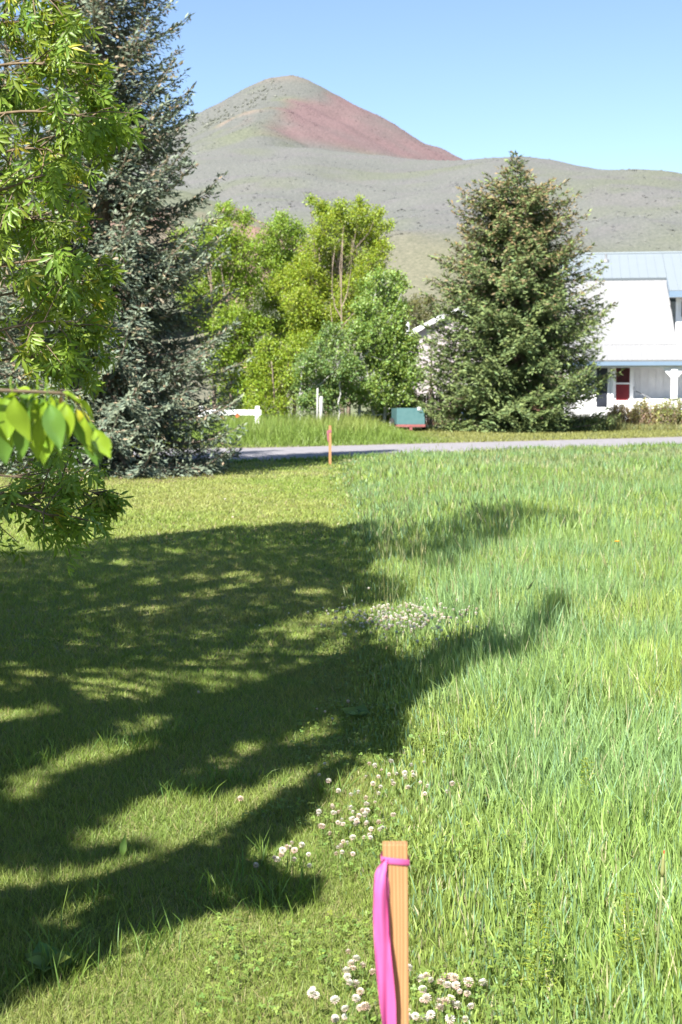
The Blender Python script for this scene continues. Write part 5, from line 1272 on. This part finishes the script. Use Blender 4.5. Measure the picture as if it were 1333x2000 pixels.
def clover(px, py, label, group, tall=.10, sc_=1.0):
    g = G(np.array([px]), np.array([py]), tall)[0]
    o = new_obj("clover_flower", heads[random.choices((0, 1, 2), (5, 3, 2))[0]]); o.location = tuple(g)
    o.rotation_euler = (random.uniform(-.4, .4), random.uniform(-.4, .4), random.uniform(0, 6.28)); k = random.uniform(.6, 1.1)*sc_; o.scale = (k, k, k*random.uniform(.8, 1.0))
    tag(o, label, "flower", group)
    st = new_obj("stem", stem_me, o); st.scale = (.10, .10, tall/k*.95)
def patch(n_, cx_, cy_, sx_, sy_, label, group, tall, sc_=1.0):
    for _ in range(n_):
        clover(random.gauss(cx_, sx_*1.5), random.gauss(cy_, sy_*1.3), label, group, tall*random.uniform(.7, 1.25), sc_)
A_ = "white clover flower in the patch at the foot of the near stake"; B_ = "white clover flower in the patch just beyond the near stake"
C_ = "white clover flower in the farthest, dense patch at the meadow's edge"; D_ = "single white clover flower scattered on the mown grass"
for (cx_, cy_, sx_, sy_, n_) in ((690, 1870, 18, 14, 6), (712, 1905, 14, 10, 4), (700, 1950, 12, 12, 6), (820, 1895, 12, 12, 4), (865, 1920, 25, 16, 9), (905, 1915, 12, 6, 7), (855, 1975, 28, 16, 20), (615, 1960, 14, 10, 3), (660, 1985, 20, 8, 5)):
    where = "left of" if cx_ < 770 else "right of"; how = "close to" if abs(cx_-780) < 60 else "further off"
    patch(n_, cx_, cy_, sx_, sy_, "white clover %s and %s the near stake%s" % (how, where, ", at the bottom edge" if cy_ > 1940 else ""), "clover at the near stake", .07, 1.0)
for (cx_, cy_, sx_, sy_, n_) in ((690, 1590, 16, 10, 12), (650, 1605, 18, 8, 8), (740, 1600, 14, 12, 9), (765, 1510, 26, 14, 14), (725, 1500, 12, 10, 6), (645, 1550, 8, 25, 6), (700, 1630, 18, 8, 7), (850, 1540, 14, 12, 5), (595, 1660, 22, 10, 9), (655, 1665, 18, 14, 6), (545, 1660, 14, 5, 3), (710, 1560, 25, 18, 8)):
    where = "on the lawn side of" if cx_ < 660 else ("on the meadow side of" if cx_ > 735 else "in the middle of"); far = "far end" if cy_ < 1570 else "near end"
    patch(n_, cx_, cy_, sx_, sy_, "clover flower %s the patch beyond the near stake, %s" % (where, far), "clover beyond the near stake", .08, .95)
for (cx_, cy_, sx_, sy_, n_) in ((735, 1202, 28, 8, 42), (790, 1195, 22, 6, 14), (840, 1200, 24, 8, 14), (720, 1222, 25, 8, 18), (770, 1220, 30, 10, 12), (910, 1200, 16, 6, 6), (830, 1230, 22, 10, 6)):
    where = "left, densest part" if cx_ < 760 else ("middle part" if cx_ < 825 else "right, thinning part"); far = "back" if cy_ < 1210 else "front"
    patch(n_, cx_, cy_, sx_, sy_, "clover flower in the %s of the farthest patch, %s rows" % (where, far), "clover in the far patch", .22, .95)
for (a, b_) in ((668, 1216), (388, 1352), (650, 1405), (620, 1385), (635, 1390), (680, 1370), (642, 1525), (500, 1690), (470, 1560), (610, 960), (560, 980), (455, 1010), (440, 975), (520, 972), (650, 985), (575, 945), (90, 985), (600, 900), (1005, 985), (730, 1180)):
    lab = ("lone white clover flower on the sunlit far lawn, %s" % ("near the spruce" if a < 480 else "towards the meadow") if b_ < 1020 else "lone white clover flower on the %s" % ("shaded lawn" if a < 600 else "shaded meadow edge")) if a < 1000 else "lone white clover flower out in the far meadow"
    clover(a, b_, lab, "scattered clover on the lawn", .05, 1.3 if b_ < 1100 else 1.0)

nx_ = 200; gq = G(RNG.normal(778, 72, nx_), RNG.normal(1204, 15, nx_), RNG.uniform(.18, .27, nx_))
qs = Soup(); qs.add(*[a_ if i_ < 2 else np.tile(np.minimum(hc*1.25, .85), (nx_, 1)) for i_, a_ in enumerate(stamp(hv, hf, gq, RNG.normal(size=(nx_, 3))*.3+np.array([0, 1, 0]), RNG.normal(size=(nx_, 3))*.3+np.array([0, 0, 1.]), RNG.uniform(.55, .95, nx_), np.ones((nx_, 3))))])
tag(qs.obj("clover_heads", M['petal']), "many tiny clover heads filling the farthest patch", "flowers", kind="stuff")
# ------------------------------------------------------------------ odd weeds
def weed(name, label, px, py, builder):
    g = G(np.array([px]), np.array([py]))[0]; t = empty(name, tuple(g)); tag(t, label, "weed"); builder(t); return t
def goat(t):
    s = Soup(); s.tube(np.array([(0, 0, 0), (.004, .01, .15), (.012, .0, .30), (.016, 0, .40)]), (.0035, .003, .003, .004), 6, (0.26, 0.30, 0.13)); s.obj("stalk", M['grass'], t, True)
    s = Soup(); s.tube(np.array([(.016, 0, .395), (.0165, 0, .41), (.018, 0, .44), (.019, 0, .455)]), (.004, .006, .004, .0015), 8, (0.30, 0.31, 0.12)); b = s.obj("bud", M['grass'], t, True)
    s = Soup(); s.tube(np.array([(.019, 0, .452), (.0195, 0, .462)]), (.0015, .0022), 6); s.obj("petal_tip", M['orange'], b)
    s = Soup(); V, T, C = blades(9, RNG.normal(size=(9, 2))*.01, RNG.uniform(.15, .3, 9), np.full(9, .008), vary((0.17, .25, .09), 9), 4, .35, .3); s.add(V, T, C); s.obj("leaves", M['grass'], t)
weed("goatsbeard_plant", "tall pale stalk with closed orange-tipped bud at lower right", 1276, 2010, goat)
def dock(t):
    s = Soup(); n_ = 7; s.add(*stamp(PL_V, PL_T, np.zeros((n_, 3))+np.array([0, 0, .02]), np.c_[np.cos(np.arange(n_)*.9+.3), np.sin(np.arange(n_)*.9+.3), RNG.uniform(.4, 1, n_)], np.tile((0, -.4, 1.0), (n_, 1)), RNG.uniform(.06, .1, n_), vary((0.15, .24, .06), n_))); s.obj("leaves", M['grass'], t, True)
weed("dock_plant", "broad-leaved dock rosette at the lawn's lower left", 95, 1905, dock)
weed("dock_plant", "small broad-leaved rosette at the meadow edge by the shaded grass", 700, 1408, dock)
def plantain(t):
    s = Soup(); s.add(*stamp(PL_V, PL_T, np.array([(0, 0, .015)]), np.array([(.1, 0, 1.0)]), np.array([(0, -1.0, .1)]), .075, vary((0.19, .29, .06), 1), sx=.035)); s.obj("leaves", M['grass'], t, True)
weed("plantain_leaf", "single upright plantain leaf standing in the shaded lawn", 240, 1680, plantain)
def dandelion(t):
    s = Soup(); s.tube(np.array([(0, 0, 0), (0, 0, .34)]), .003, 5, (.2, .27, .1)); s.obj("stem", M['grass'], t)
    s = Soup(); n_ = 22; a = np.arange(n_)*2.4; s.add(*stamp(LT_V, LT_F, np.zeros((n_, 3))+np.array([0, 0, .34]), np.c_[np.cos(a), np.sin(a), RNG.uniform(.1, .8, n_)], np.tile((0, 0, 1.0), (n_, 1))+RNG.normal(size=(n_, 3))*.1, RNG.uniform(.02, .032, n_), vary((0.80, .42, .03), n_, .1, .05))); s.obj("head", M['petal'], t)
weed("dandelion", "orange-yellow dandelion in the middle of the meadow", 1204, 1135, dandelion)
# bushy yellow-green weeds low in the meadow
for k, (a, b_, lab) in enumerate(((1225, 1960, "feathery yellow-green weed near the lower right corner"), (1050, 1985, "feathery yellow-green weed at the bottom edge right of the stake"), (1145, 1640, "feathery yellow-green weed in the middle of the nearest meadow"))):
    def fe(t):
        s = Soup(); n_ = 260; z = RNG.uniform(.08, .30, n_); a2 = RNG.uniform(0, 6.28, n_); r = .045*(1-(z-.08)/.30)*RNG.uniform(.2, 1, n_)
        s.add(*stamp(LT_V*np.array([.5, 1, 1]), LT_F, np.c_[r*np.cos(a2), r*np.sin(a2), z], np.c_[np.cos(a2), np.sin(a2), RNG.uniform(-.1, .8, n_)], np.tile((0, 0, 1.), (n_, 1))+RNG.normal(size=(n_, 3))*.2, RNG.uniform(.010, .018, n_), vary((0.24, .30, .035), n_))); s.obj("leaves", M['grass'], t)
        s = Soup(); s.tube(np.array([(0, 0, 0), (0, 0, .3)]), (.003, .0015), 5, (.2, .25, .08)); s.obj("stem", M['grass'], t)
    weed("feathery_weed", lab, a, b_, fe)

tot = sum(len(o.data.polygons) for o in bpy.data.objects if o.type == 'MESH')
print("objects", len(bpy.data.objects), "polys", tot)
